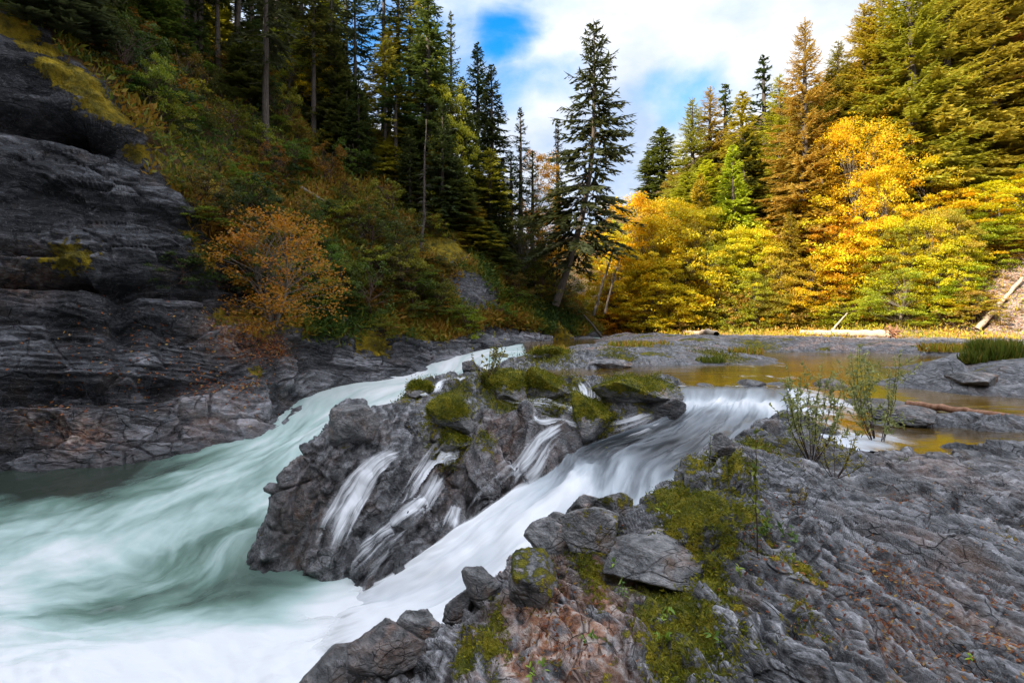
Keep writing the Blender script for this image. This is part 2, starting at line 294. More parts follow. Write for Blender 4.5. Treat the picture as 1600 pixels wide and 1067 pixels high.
# ------------------------------------------------------------------ rock shelf, riverbed and right bank: one sheet on a camera-distance graded grid
K = []                            # (x, y, z)
def k(px, py, z=None, Y=None):
    p = at(px, py, z, Y)
    if Y is None and -.45 < z < -.09 and ((px > 1230 and py < 712) or (px > 860 and py < 590)): p = at(px, py, 0); p[2] = z      # a pool bed lies under the spot where its surface is seen
    K.append(p)
def kw(*p): K.append(np.array(p, float))
for a in [(1600,1067,.02),(1450,1067,0),(1300,1067,0),(1150,1067,-.06),(1000,1067,-.15),(900,1067,-.25),(800,1067,-.35),(700,1067,-.48),(600,1067,-.62),(500,1067,-.85),
          (520,1035,-.85),(590,1020,-.74),(650,990,-.56),(715,965,-.46),(760,930,-.32),(800,895,-.15),(850,868,-.02),(880,850,.0),
          (905,800,.0),(950,790,.05),(1010,775,.05),(1060,738,.16),(1105,712,.15),(1150,690,.1),(1200,672,.07),(1240,668,.03),(1300,690,-.06),(1340,735,.04),
          (1450,715,.06),(1600,705,.08),(1520,700,.03),(1100,830,.2),(1150,790,.24),(1080,780,.24),(1040,860,.06),(1100,950,-.02),(950,950,-.12),(880,960,-.2),(820,980,-.25),(1200,900,.1),(1300,850,.12),(1500,850,.12),(1400,760,.08),
          (1600,800,.12),(1400,950,.05),(1200,780,.12),(1250,720,.06),(1280,760,.1),
          # upstream pools (bed) and rock bars
          (880,588,-.3),(960,586,-.4),(1060,586,-.4),(1150,586,-.4),(1100,574,-.3),(1180,580,-.35),(1000,573,-.2),(1300,552,-.3),(1400,556,-.3),(1250,560,-.3),(1480,570,-.3),(1220,553,-.2),(1350,580,-.25),(1300,575,-.2),(1450,592,-.3),(1540,610,-.3),(1600,625,-.3),(1430,610,-.25),
          (1280,620,-.12),(1340,650,-.1),(1260,650,-.12),(1320,600,-.1),
          (1500,675,-.25),(1600,685,-.25),(1430,685,-.2),(1560,690,-.2),(1380,700,-.12),(1410,705,-.1),
          (1430,650,.1),(1480,655,.12),(1540,660,.1),(1600,662,.1),(1390,655,.06),(1400,625,.06),(1380,640,.05),
          (1500,560,.3),(1550,570,.5),(1600,570,.55),(1520,590,.3),(1600,598,.3),(1490,582,.1),
          (780,568,.02),(850,566,.12),(930,563,.22),(1000,562,.2),(1080,562,.18),(1150,563,.12),(1180,568,.03),(820,556,.15),(900,550,.2),(1000,548,.35),(1100,552,.3),(1160,553,.2),
          (960,536,.45),(1040,534,.5),(1120,535,.4),(1200,538,.3),(1300,538,.35),(1400,540,.35),(1480,542,.3),(1250,545,.15),(1350,547,.1),(1160,545,.1),(1560,540,.4),
          (1000,524,.35),(1100,525,.35),(1200,526,.35),(1300,527,.35),(1400,528,.35),(1500,528,.4),(960,523,.4),
          # lip of the right falls
          (880,602,-.05),(940,602,.0),(1000,601,.03),(1060,603,.02),(1090,605,-.1),(1150,606,-.1),(1210,606,-.1),
          # central rock
          (545,634,-.15),(570,645,-.3),(515,700,-.8),(530,660,-.45),(440,768,-1.6),(470,800,-2.0),(425,830,-2.8),
          (620,640,-.3),(640,615,-.2),(660,605,-.1),(720,590,-.1),(700,640,-.28),(760,610,-.12),(760,650,-.35),(820,600,-.02),(820,640,-.2),(860,640,-.15),(900,630,-.1),(960,625,-.05),(1000,630,-.1),(1050,632,-.1),
          (700,672,-.45),(760,680,-.5),(830,668,-.4),(880,668,-.4),(940,665,-.42),(985,650,-.25),(1045,640,-.25),(1000,674,-.95),(900,703,-1.3),(850,727,-1.5)]: k(*a)
for a in [(470,905,10.6),(520,920,10.15),(560,870,10.3),(560,840,10.5),(560,780,11.0),(600,760,11.0),(600,700,11.6),(560,700,11.5),(650,760,10.7),(700,740,11.0),(760,730,11.2),(650,700,11.7),(700,790,10.3),(620,850,10.1),(700,835,9.9),(760,775,10.5),(800,750,10.8),(820,700,11.3)]: k(a[0], a[1], Y=a[2])
for a in [(-5.9,11.5,-3.8),(-5.35,11.2,-3.7),(-4.6,10.6,-3.6),(-3.8,10.0,-3.6),(-5.7,12.3,-3.8),(-5.0,10.8,-3.7),(-3.3,9.75,-3.6),(-5.2,13.5,-3.2),(-4.6,15,-2.9),(-3.8,17,-2.6),(-3.1,20,-2.2),(-2.6,24,-1.8),(-2.2,28,-1.3),(-8,14,-3.9),(-8,18,-3.7),(-7,23,-3.2),(-9.5,24.5,-4.2),(-9.3,21,-4.2),(-11,20,-4.2),(-4.5,29,-2.2),(-3,33,-1.2),(0,38,-.7),(4,42,-.6),(8,47,-.6),
          (-7,9,-4),(-4,9,-3.9),(-2.5,9.2,-3.5),(-.9,8.9,-2.7),(.3,9.4,-2.0),(1.4,10.2,-1.5),(2.8,11,-1.0),(4.2,12,-.75),(5.6,12.8,-.6),(4.2,10.8,-.9),(3.4,9.3,-1.3),(1.8,10.7,-1.4),(2.5,11.05,-1.25),(3.7,11.7,-1.0),(1.2,10.5,-1.7),(.57,10.2,-2.),(4.75,13.2,-.8),(6,13.6,-.6),
          (-2.2,5.2,-3.1),(-1.2,5.5,-2.9),(-.6,5.8,-2.7),(0,6.2,-2.5),(.7,6.9,-2.2),(1.4,7.4,-1.9),(2.2,8.2,-1.4),(-2.4,4.6,-2.5),(-3,3.4,-3),(-4,6,-4),(-1.9,3,-2.2),(-3,1.5,-2.5),(-8,3,-3.8),(-15,4,-3.5),(-14,12,-3.8),
          (-.8,2.6,-.6),(0,2,-.2),(.8,1.2,0),(2,1.5,.05),(-.6,1,-.4),(4,3,.1),(6,4,.15),(8,6,.2),(10.5,12.3,-.3),(9.2,11.2,-.25),(12.5,14,-.3),(14,12.5,-.25),(11.5,10.6,-.2),(8,10.6,-.15),(7.8,8.5,-.3),(8.6,8.0,-.25),(10,7.2,-.2),(10,8.7,.1),(13,8.9,.12),(14,6,.4),(18,13,.4),(-1.4,1.2,-1.2),
          # right bank and hill behind it
          (9,54,.5),(9,62,1.5),(14,60,1.6),(0,60,1.),(-6,75,1.5),(20,62,4),(30,60,7),(26,52,1.5),(33,50,3.5),(38,43,3.5),(35,40.5,.6),(39.6,44,4.5),(45,46,9),(42,38,3),(46,34,4),(30,30,.6),(40,25,3),(55,60,22),(40,75,20),(22,80,10),(10,85,4),(80,60,38),(70,90,45),(40,110,35),(10,115,8),(-20,115,4),(70,30,18),(30,19,.5),(100,110,70)]: kw(*a)
K = np.array(K)
def pol(P): return np.stack([np.arctan2(P[:, 0], P[:, 1])*1.0, .5*np.log(P[:, 0]**2+P[:, 1]**2)], 1)
terr = RBF(pol(K), K[:, 2], .03)
NT_, NR = 1120, 1250
th = np.radians(np.concatenate([np.linspace(-66, -27, 50)[:-1], np.linspace(-27, 43, 1031)[:-1], np.linspace(43, 60, NT_-1079)])); lr = np.linspace(math.log(.9), math.log(135), 700)
# evaluate coarse, then resample each spoke so that steep faces get their share of rows
cth = np.linspace(th[0], th[-1], 420); A, B = np.meshgrid(cth, lr, indexing='ij')
Zc = terr(np.stack([A.ravel(), B.ravel()], 1))[:, 0].reshape(A.shape)
Z = np.empty((NT_, len(lr)))
for j in range(len(lr)): Z[:, j] = np.interp(th, cth, Zc[:, j])
rr = np.exp(lr); GL = np.empty((NT_, NR, 3))
for i in range(NT_):
    dz = np.diff(Z[i]); dr = np.diff(rr); rm = (rr[1:]+rr[:-1])/2
    ds = (np.sqrt((dr*1.7/np.sqrt(rm**2+3)*.9+.0)**2+dz**2)+dr*.12)/rm**.95
    ds = ds*(.12+.88*smoothstep(1.9, 2.5, rm))
    s = np.concatenate([[0], np.cumsum(ds)]); q = np.linspace(0, s[-1], NR)
    GL[i, :, 0] = np.interp(q, s, rr); GL[i, :, 2] = np.interp(q, s, Z[i])
for _ in range(2):                # relax spoke-to-spoke jitter
    GL[1:-1] = (GL[:-2]+2*GL[1:-1]+GL[2:])/4
r_ = GL[..., 0].copy(); GL[..., 0] = np.sin(th)[:, None]*r_; GL[..., 1] = np.cos(th)[:, None]*r_
def saw(s, sharp=.82):
    f = s-np.floor(s); return np.where(f < sharp, f/sharp, (1-f)/(1-sharp))
nrm = -grid_normals(GL); nrm[nrm[..., 2] < 0] *= -1
P = GL.reshape(-1, 3); n_ = nrm.reshape(-1, 3); x, y, z = P.T
dist = np.hypot(x, y)
wv = np.stack([fbm(P*.55+9, 3), fbm(P*.55+31, 3), fbm(P*.55+57, 3)], 1)
Q = P+wv*.35
front = smoothstep(7.5, 6., y-.35*x) * smoothstep(-3, -1.5, x) # near shelf
front = np.where(x > 2, np.maximum(front, smoothstep(10, 6, y)), front)
cen = smoothstep(6.8, 8.5, y)*smoothstep(26, 20, y)*smoothstep(5.5, 4, x)
far = smoothstep(15, 30, dist)
Q1 = P+wv*.55+.5*np.stack([fbm(P*.28+91, 2), fbm(P*.28+71, 2), 0*x], 1); s1a = Q1@np.array([.86, .16, .5]); s1b = Q1@np.array([.22, .72, .62]); wb_ = smoothstep(3.6, 5.4, y+.25*x*0+.8*fbm(P*.6+15, 2)); s1 = s1a*(1-wb_)+s1b*wb_; s2 = Q@np.array([.75, .25, -.6])
amp = .5+.5*fbm(P*.8+3, 3)
bd = saw(s1*7.+1.6*fbm(P*1.6+5, 3), .78); be = saw(s1*19+2.6*fbm(P*3+5, 2), .75)
d = front*(.11*(saw(s1*2.3+.9*fbm(P*1.2, 2), .85)-.5)*(.35+amp) + .055*(bd-.5)*(.2+1.1*amp)*smoothstep(12, 7, dist) + .013*(be-.5)*(.3+amp)*smoothstep(6, 4, dist))
cb_ = saw(s2*3.3+1.9*fbm(P*1.1+8, 4), .8)
band = front*((bd-.5)*.8*smoothstep(12, 7, dist)+(be-.5)*.7*smoothstep(6.5, 4, dist))+cen*(cb_-.5)*.9
d += cen*(.13*(saw(s2*1.1+1.2*fbm(P*.7+2, 3), .88)-.5)*(.3+amp) + .05*(cb_-.5)*smoothstep(-.1, .5, fbm(P*.6+51, 2)) + .09*fbm(P*np.array([3., 3., .9])+4, 4, .55, True))
f1, f2, idv = worley(Q*np.array([1.5, 1.1, 1.8])+3); ed = smoothstep(0, .1, f2-f1)
d += (.16*(idv-.5)*ed-.06*(1-ed))*(front*1.1+cen*1.5+.6*far*(dist < 50))*(.4+.8*smoothstep(-.3, .4, fbm(P*.4+80, 2)))
f1, f2, idb = worley(Q*np.array([5.5, 3.5, 5.])+13); ed = smoothstep(0, .12, f2-f1)
d += (.07*(idb-.5)*ed-.025*(1-ed))*(front+cen*1.4)*smoothstep(-.4, .4, fbm(P*.7+44, 2))
d += .07*fbm(P*1.1+20, 4)*(front+cen)+ far*.26*fbm(P*np.array([.5, .9, .5]), 5)
d += (.012*fbm(P*6+7, 3, .6, True))*smoothstep(14, 7, dist)*(front+cen+.5)
d += far*(dist < 52)*.10*(saw((Q@np.array([.2, .5, .9]))*1.3)-.5)
d *= smoothstep(60, 45, dist)*.9+.1
D = P+n_*d[:, None]
# right falls: stations (far edge, middle, near edge)
ST = [(at(1056,600,.0), at(1150,602,.0), at(1246,603,.0), .15), (at(1060,608,-.02), at(1150,609,-.03), at(1246,609,-.02), .5), (at(1062,628,-.22), at(1150,628,-.22), at(1250,634,-.16), .62), (at(1058,646,-.36), at(1140,650,-.38), at(1255,662,-.2), .5),
      (at(1000,672,-.58), at(1090,682,-.62), (4.6,9.6,-.5), .55), (at(905,700,-.92), at(1000,715,-.95), (3.5,8.4,-.95), .7), (at(850,735,-1.2), (1.5,9.2,-1.35), (2.5,7.6,-1.35), .85), (at(775,780,-1.55), (.6,8.4,-1.8), (1.6,6.9,-1.75), .9), (at(690,842,-2.0), (-.5,7.7,-2.3), (.5,6.2,-2.3), .95),
      (at(600,885,-2.5), (-1.6,7.2,-2.75), (-.6,5.5,-2.75), 1.), (at(530,925,-2.9), (-2.6,6.8,-2.95), (-1.9,4.7,-2.95), 1.), (at(430,965,-2.97), (-3.8,6.5,-2.97), (-2.6,3.6,-2.96), .9)]
_S = np.array([[np.asarray(p, float) for p in q[:3]] for q in ST]); _su = [[i, j] for i in range(len(ST)) for j in range(3)]
_r = RBF(_S.reshape(-1, 3)[:, :2], np.concatenate([_S.reshape(-1, 3)[:, 2:], np.array(_su, float)], 1), .3)
reg = (x > -5) & (x < 8) & (y > 3) & (y < 16.5)
_e = _r(D[reg][:, :2]); zs_, u_, v_ = _e.T
cap = np.where(v_ > 0, zs_-.12-.5*smoothstep(0, .35, v_), zs_+(-v_)*(1.3+2.2*smoothstep(4.5, 6.5, u_))+.03)
cap = np.where((v_ > 1.96) | (u_ < .3), 99., cap)+99*smoothstep(9.5, 10.6, u_)+smoothstep(-.7, -1.1, v_)*99
_t = D[reg]; _t[:, 2] = np.minimum(_t[:, 2], cap); D[reg] = _t
# keep the pools open and level the lip
ztop = P[:, 2]; pool = smoothstep(-.06, -.2, ztop)*(z > -.5)*(y > 6)*smoothstep(12, 14, y+.0*x)
D[:, 2] -= pool*np.clip(d, 0, 1)*.8; wp_ = smoothstep(-.04, -.1, ztop)*(y > 6)*smoothstep(60, 50, dist)*((x > 4.4) | (y > 15)); D[:, 2] = np.where(wp_ > 0, D[:, 2]*(1-wp_)+wp_*np.minimum(D[:, 2], -.05), D[:, 2])
D[:, 2] += smoothstep(52, 70, dist)*fbm(P*.08, 3)*1.5
TN = D.reshape(NT_, NR, 3); tn = grid_normals(TN); tn[tn[..., 2] < 0] *= -1; tn = tn.reshape(-1, 3)
TF = grid_faces(NT_, NR)
bvh_t = BVHTree.FromPolygons([tuple(v) for v in TN[::3, ::3].reshape(-1, 3)], [tuple(f) for f in grid_faces(*TN[::3, ::3].shape[:2])])
def ray(px, py, bvh):
    dv = Vector(((px-800)/FPX, 1, -(py-HOR)/FPX)).normalized(); h = bvh.ray_cast(Vector((0, 0, CH)), dv)
    return h[0] if h[0] is not None else None
def down(x, y, bvh):
    h = bvh.ray_cast(Vector((x, y, 150)), Vector((0, 0, -1))); return h[0].z if h[0] is not None else 0.
def blobs(P, lst, bvh):
    a = np.zeros(len(P))
    for px, py, rp, st in lst:
        h = ray(px, py, bvh)
        if h is None: continue
        r = rp*h.y/FPX; q = P-np.array(h); q[:, 2] *= .7
        # the patch is wider than deep in the picture because the ground is seen at a slant
        if bvh is bvh_t: q[:, 1] *= .45
        else: q[:, 2] *= 2.
        a = np.maximum(a, st*np.exp(-(q**2).sum(1)/(r*r)*1.1))
    return a
moss_b = [(1090,790,75,1.1),(1050,775,40,.9),(1140,730,50,.75),(1180,695,45,.75),(1090,730,30,.7),(1160,800,50,.8),(1130,835,35,.9),(1080,1000,80,.75),(1050,940,45,.65),(1110,900,45,.8),(1060,1050,60,.8),(1130,1030,45,.6),(880,835,25,.8),(840,900,38,.8),(770,990,40,.75),(735,1020,35,.75),
          (930,830,45,.75),(915,880,35,.8),(1180,1000,40,.5),(1250,880,40,.6),(1260,960,40,.45),(1230,690,30,.5),(705,690,35,.8),(760,680,30,.6),(720,610,30,.7),(650,608,35,.8),(790,605,55,.9),(850,600,50,.9),(700,645,50,.8),(1000,610,60,.9),(930,650,40,.8),(980,600,50,.7),(900,600,25,.7),
          (960,548,40,.5),(1120,555,40,.7),(860,552,50,.7),(1000,535,50,.5),(1180,540,40,.6),(1240,690,30,.4)]
moss = blobs(D, moss_b, bvh_t)*(.55+.6*np.clip(tn[:, 2], 0, 1))
moss += .30*smoothstep(.1, .5, fbm(P*.9+70, 3))*(front+cen)*(tn[:, 2] > .4)
moss = moss*(dist < 60)+smoothstep(46, 54, dist)*0
och = blobs(D, [(870,980,90,1.3),(930,930,60,1.2),(820,1030,80,1.1),(600,1010,50,.55),(1400,1040,50,.3),(1520,960,40,.3),(1440,860,50,.3),(700,740,40,.5),(860,750,60,.35),(780,690,40,.5),(1480,740,60,.35),(480,800,40,.6),(1000,900,40,.3)], bvh_t)
och = np.maximum(och, smoothstep(42, 50, dist)*.9)
och = np.maximum(och, .8*smoothstep(.0, .4, fbm(P*np.array([.5, 1., 1.])+66, 4))*smoothstep(20, 26, dist)*smoothstep(48, 44, dist)); moss = np.maximum(moss, .7*smoothstep(.05, .4, fbm(P*np.array([.4, .9, 1.])+36, 4))*smoothstep(17, 22, dist)*smoothstep(48, 44, dist)*(D[:, 2] > .08))
wet = blobs(D, [(470,810,60,1.),(500,770,50,.8),(580,1030,50,.8),(730,950,40,.6),(940,790,60,.6),(600,850,90,.7),(700,790,80,.6),(850,710,70,.6),(1010,640,60,.7),(1240,690,50,.5),(760,620,80,.5),(570,870,60,.8)], bvh_t)
wet = np.maximum(wet, smoothstep(.12, .02, D[:, 2])*(y > 5.5)*.6*(y < 60)*(x > 3))
wet = np.maximum(wet, cen*.25)
riverbed = mesh_np('riverbed', D, TF, M_SHELF, attrs={'moss': np.clip(moss, 0, 1.2), 'ochre': och, 'wet': np.clip(wet, 0, 1), 'band': band, 'veg': smoothstep(50, 57, dist)*(1-.5*smoothstep(33, 37, x)*(y < 49))*np.where((x > 33) & (y < 49) & (z > .8), 0, 1)+.45*((x > 33) & (y < 49) & (z > .8))})
tag(riverbed, kind='structure')

# ------------------------------------------------------------------ left gorge wall and hillside: lofted between bank profiles, then an unseen ridge behind the camera, shaped to shade the near rock
cols = [
 [at(940,531,Y=48)+[0,0,-1.2], at(940,529,Y=48), at(940,520,Y=50), at(940,512,Y=52), at(938,506,Y=55), at(936,500,Y=59), at(934,496,Y=64), at(930,492,Y=72), at(930,490,Y=84)],
 [at(860,540,Y=43)+[0,0,-1.2], at(860,535,Y=43), at(860,522,Y=44), at(860,512,Y=45), at(862,490,Y=47), at(862,466,Y=51), at(862,450,Y=56), at(862,432,Y=63), at(862,436,Y=78)],
 [at(780,550,Y=38)+[0,0,-1.2], at(780,543,Y=38), at(780,525,Y=39.5), at(780,508,Y=41), at(780,478,Y=42.5), at(780,430,Y=45), at(780,395,Y=49), at(780,360,Y=56), at(780,372,Y=72)],
 [at(700,580,Y=33)+[0,0,-1.2], at(700,576,Y=33), at(700,555,Y=34), at(700,535,Y=35), at(700,500,Y=36.5), at(700,440,Y=39), at(700,380,Y=43.5), at(700,300,Y=53), at(700,310,Y=66)],
 [at(600,602,Y=30)+[0,0,-1.2], at(600,598,Y=30), at(600,570,Y=31), at(600,535,Y=32), at(600,490,Y=33.5), at(600,415,Y=36.5), at(600,330,Y=42), at(600,215,Y=54), at(600,225,Y=68)],
 [at(500,616,Y=27.5)+[0,0,-1.5], at(500,612,Y=27.5), at(500,582,Y=28.5), at(500,535,Y=29.5), at(500,485,Y=31), at(500,405,Y=34), at(500,300,Y=40), at(500,150,Y=54), at(500,158,Y=68)],
 [at(438,690,Y=21)+[0,0,-1.5], at(438,686,Y=21.3), at(420,610,Y=23.5), at(420,550,Y=24.8), at(420,490,Y=27), at(420,395,Y=31), at(420,260,Y=38), at(420,85,Y=53), at(420,85,Y=68)],
 [at(300,715,Y=19)+[0,0,-1.5], at(300,708,Y=19.3), at(300,635,Y=21), at(300,575,Y=22), at(300,445,Y=23.6), at(300,310,Y=25.6), at(300,180,Y=35), at(300,20,Y=50), at(300,10,Y=66)],
 [at(220,730,Y=18)+[0,0,-1.5], at(220,722,Y=18.3), at(220,640,Y=20), at(220,590,Y=21), at(220,425,Y=22.6), at(220,208,Y=24.8), at(220,70,Y=36), at(220,-60,Y=50), at(220,-80,Y=66)],
 [at(130,745,Y=17.2)+[0,0,-1.5], at(130,738,Y=17.6), at(130,652,Y=19), at(130,600,Y=20), at(130,412,Y=21.6), at(130,112,Y=24.2), at(130,10,Y=34), at(130,-130,Y=48), at(130,-160,Y=64)],
 [at(0,752,Y=16.5)+[0,0,-1.5], at(0,745,Y=17), at(0,650,Y=18.4), at(0,600,Y=19.3), at(0,415,Y=21), at(0,32,Y=23.6), at(0,-40,Y=32), at(0,-200,Y=46), at(0,-240,Y=60)],
 [(-17.5,13,-4.5), (-17.8,13,-3), (-19.5,14,-1.5), (-21,14.5,-.6), (-23,15,4), (-26,16,13), (-34,22,20), (-48,32,33), (-62,45,38)],
 [(-17,8,-4.5), (-17.5,8,-3), (-19,8,-1.5), (-21,8,0), (-24,8,5), (-27,8,14), (-36,8,22), (-55,10,38), (-75,12,42)],
 [(-15,1,-4.5), (-15.5,1,-3), (-17,0,-1.5), (-19,-1,0), (-22,-2,6), (-25,-3,13), (-31,-5,22), (-44,-9,40), (-70,-20,44)],
 [(-12,-7,-4.5), (-12.3,-7,-3), (-13,-8,-1.5), (-14,-10,0), (-16,-12,6), (-18,-15,13), (-22,-18,22), (-30,-22,40), (-50,-50,44)],
 [(-3,-12,-3), (-3,-12.5,-2), (-4,-14,-1), (-5,-16,0), (-6,-18,6), (-8,-21,13), (-10,-25,22), (-14,-33,40), (-24,-60,44)],
 [(12,-14,-.5), (12,-14.5,-.3), (12,-17,0), (12,-20,1), (12,-24,6), (11,-28,13), (10,-34,22), (8,-45,40), (4,-75,44)],
 [(34,-22,0), (34,-23,0), (34,-26,1), (34,-30,3), (34,-34,8), (33,-39,15), (32,-46,24), (30,-60,40), (28,-90,44)],
]
CG = np.array([[np.asarray(p, float) for p in c] for c in cols])
def catmull(A, t):                # A (n, ...), t in 0..n-1
    n = len(A); i = np.clip(np.floor(t).astype(int), 0, n-2); f = (t-i).reshape(-1, *([1]*(A.ndim-1)))
    g_ = lambda k: A[np.clip(k, 0, n-1)]
    p0, p1, p2, p3 = g_(i-1), g_(i), g_(i+1), g_(i+2); T = .4
    m1 = (p2-p0)*T; m2 = (p3-p1)*T
    return (2*f**3-3*f**2+1)*p1+(f**3-2*f**2+f)*m1+(-2*f**3+3*f**2)*p2+(f**3-f**2)*m2
tu = np.concatenate([np.linspace(0, 10, 760), np.linspace(10, 17, 160)[1:]]); NU = len(tu)
tv = np.concatenate([np.linspace(0, 5, 520)[:-1], np.linspace(5, 7, 190)[:-1], np.linspace(7, 8, 30)]); NV = len(tv)
LG = catmull(CG, tu); LG = catmull(LG.transpose(1, 0, 2), tv).transpose(1, 0, 2)
ln = grid_normals(LG); 
ln *= np.sign(ln[..., 2].mean()) 
P = LG.reshape(-1, 3); n_ = ln.reshape(-1, 3); U, V = [a.ravel() for a in np.meshgrid(tu, tv, indexing='ij')]
wv = np.stack([fbm(P*.2+9, 3), fbm(P*.2+31, 3), fbm(P*.2+57, 3)], 1)
# where bare rock ends and soil begins, as a row number per bank profile
rt = np.interp(U, [0, 1, 2, 3, 4, 5, 5.6, 6, 6.4, 7, 8, 9, 10, 13, 17], [2.6, 2.6, 3.2, 3.3, 3.3, 3.3, 3.6, 3.9, 4.5, 5.0, 5.0, 5.0, 5.0, 5, 4])
veg = smoothstep(-.12, .12, V-rt+.35*fbm(P*.35+12, 3)); rk = 1-veg
Q = P+wv*.8; beds = Q@np.array([.10, .05, 1.]) 
def terrace(s, k=.72):
    f = s-np.floor(s); return np.floor(s)+smoothstep(k, 1, f)-s
d = rk*(.55*terrace(beds*.42+.3)+.22*(terrace(beds*1.35, .8))*(.5+fbm(P*.5, 2))+.08*terrace(beds*4.2+fbm(P*.6, 2)*.6, .6))
d += rk*(.16*fbm(P*.35+3, 4)+.09*fbm(P*np.array([.9, .9, 3.]), 4, .55, True)+.03*fbm(P*4, 3, .6))
f1, f2, idv = worley((P+wv*.4)*np.array([.42, .42, 1.1])+3); ed = smoothstep(0, .05, f2-f1)
d += rk*((.6*(idv-.5))*ed-.12*(1-ed))*(.5+.4*smoothstep(3.2, 2.2, V))
f1, f2, idc = worley((P+wv*.3)*np.array([1.3, 1.3, 2.6])+23); ed = smoothstep(0, .08, f2-f1)
d += rk*((.20*(idc-.5))*ed-.05*(1-ed))*(.3+smoothstep(-.2, .4, fbm(P*.3+33, 2)))
def gcrease(px, py, amp, rx, ry, ang=0.):   # a local recess or bulge of the wall, round one point of it
    c = bv0(px, py); q = P-c; sx = (q[:, 0]*.8+q[:, 1]*.6)/rx; sz = (q[:, 2]-(q[:, 0])*math.tan(ang))/ry
    return amp*np.exp(-(sx**2+sz**2))
_b = BVHTree.FromPolygons([tuple(v) for v in LG[::4, ::4].reshape(-1, 3)], [tuple(f) for f in grid_faces(*LG[::4, ::4].shape[:2])])
def bv0(px, py): return np.array(ray(px, py, _b))
d += rk*(gcrease(40, 175, -2.2, 3.6, .42, -.28)+gcrease(150, 205, -1.6, 3., .35, -.1)+gcrease(190, 490, -1.1, .4, 1.5, .3)+gcrease(90, 120, .6, 3, 1.0, -.4)+gcrease(60, 432, -1.1, 5, .2)+gcrease(230, 450, -1.0, 4, .22, -.1)+gcrease(60, 405, .5, 4, .2)+gcrease(100, 610, -.6, 6, .2)+gcrease(80, 660, .7, 5, .3)+gcrease(350, 620, .4, 2, .6))
d += veg*(.9*fbm(P*.16+5, 4)+.3*fbm(P*.7+8, 4, .6))
d *= .2+.8*smoothstep(.5, 1.7, V)
LD = P+n_*d[:, None]; LD[:, 2] -= .5*smoothstep(1.02, .8, V); LGd = LD.reshape(NU, NV, 3)
bvh_l = BVHTree.FromPolygons([tuple(v) for v in LGd[::3, ::3].reshape(-1, 3)], [tuple(f) for f in grid_faces(*LGd[::3, ::3].shape[:2])])
ln2 = grid_normals(LGd).reshape(-1, 3); ln2 *= np.sign(ln2[:, 2].mean())
moss = blobs(LD, [(20,45,30,1.6),(60,75,30,1.6),(100,105,34,1.6),(130,130,34,1.6),(160,165,34,1.6),(185,183,22,1.4),(215,240,25,.9),(100,402,45,.9),(130,400,25,.8),(400,500,60,.8),(360,495,40,.8),(400,580,16,.8),(580,530,35,1.),(590,545,25,.9),(660,528,16,1.1),(320,400,35,.9),(300,370,25,.8),(745,375,45,1.3),(700,385,50,1.3),(660,350,35,1.),(500,420,50,.7),(540,430,35,.6),(330,290,45,1.),(290,250,40,.9),(520,440,30,1.),(880,515,40,.8),(250,245,30,.6)], bvh_l)
moss = np.maximum(moss, .45*smoothstep(.0, .6, V-rt+.2)*smoothstep(1.3, .4, V-rt)*(ln2[:, 2] > .3))
och = blobs(LD, [(120,680,40,.9),(60,650,40,.35),(330,650,60,.3),(40,440,60,.35),(370,520,50,.6),(420,540,40,.4),(150,700,60,.2),(290,170,25,1.2)], bvh_l)
rkpatch = blobs(LD, [(740,455,50,1.6),(700,440,30,1.),(770,470,35,1.2),(400,345,25,1.3),(270,170,30,1.2)], bvh_l)
veg2 = np.clip(veg-rkpatch, 0, 1)*(1-.95*smoothstep(.3, .7, moss+.35*fbm(P*.8+19, 4))); moss = moss*(1-np.clip(rkpatch, 0, 1)); wet = smoothstep(1.45, 1.0, V)
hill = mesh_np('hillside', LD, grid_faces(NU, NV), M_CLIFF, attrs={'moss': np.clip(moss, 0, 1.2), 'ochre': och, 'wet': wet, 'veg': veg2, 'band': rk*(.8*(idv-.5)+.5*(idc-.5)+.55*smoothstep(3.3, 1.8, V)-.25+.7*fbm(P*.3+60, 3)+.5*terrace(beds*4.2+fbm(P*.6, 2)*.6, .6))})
tag(hill, kind='structure')
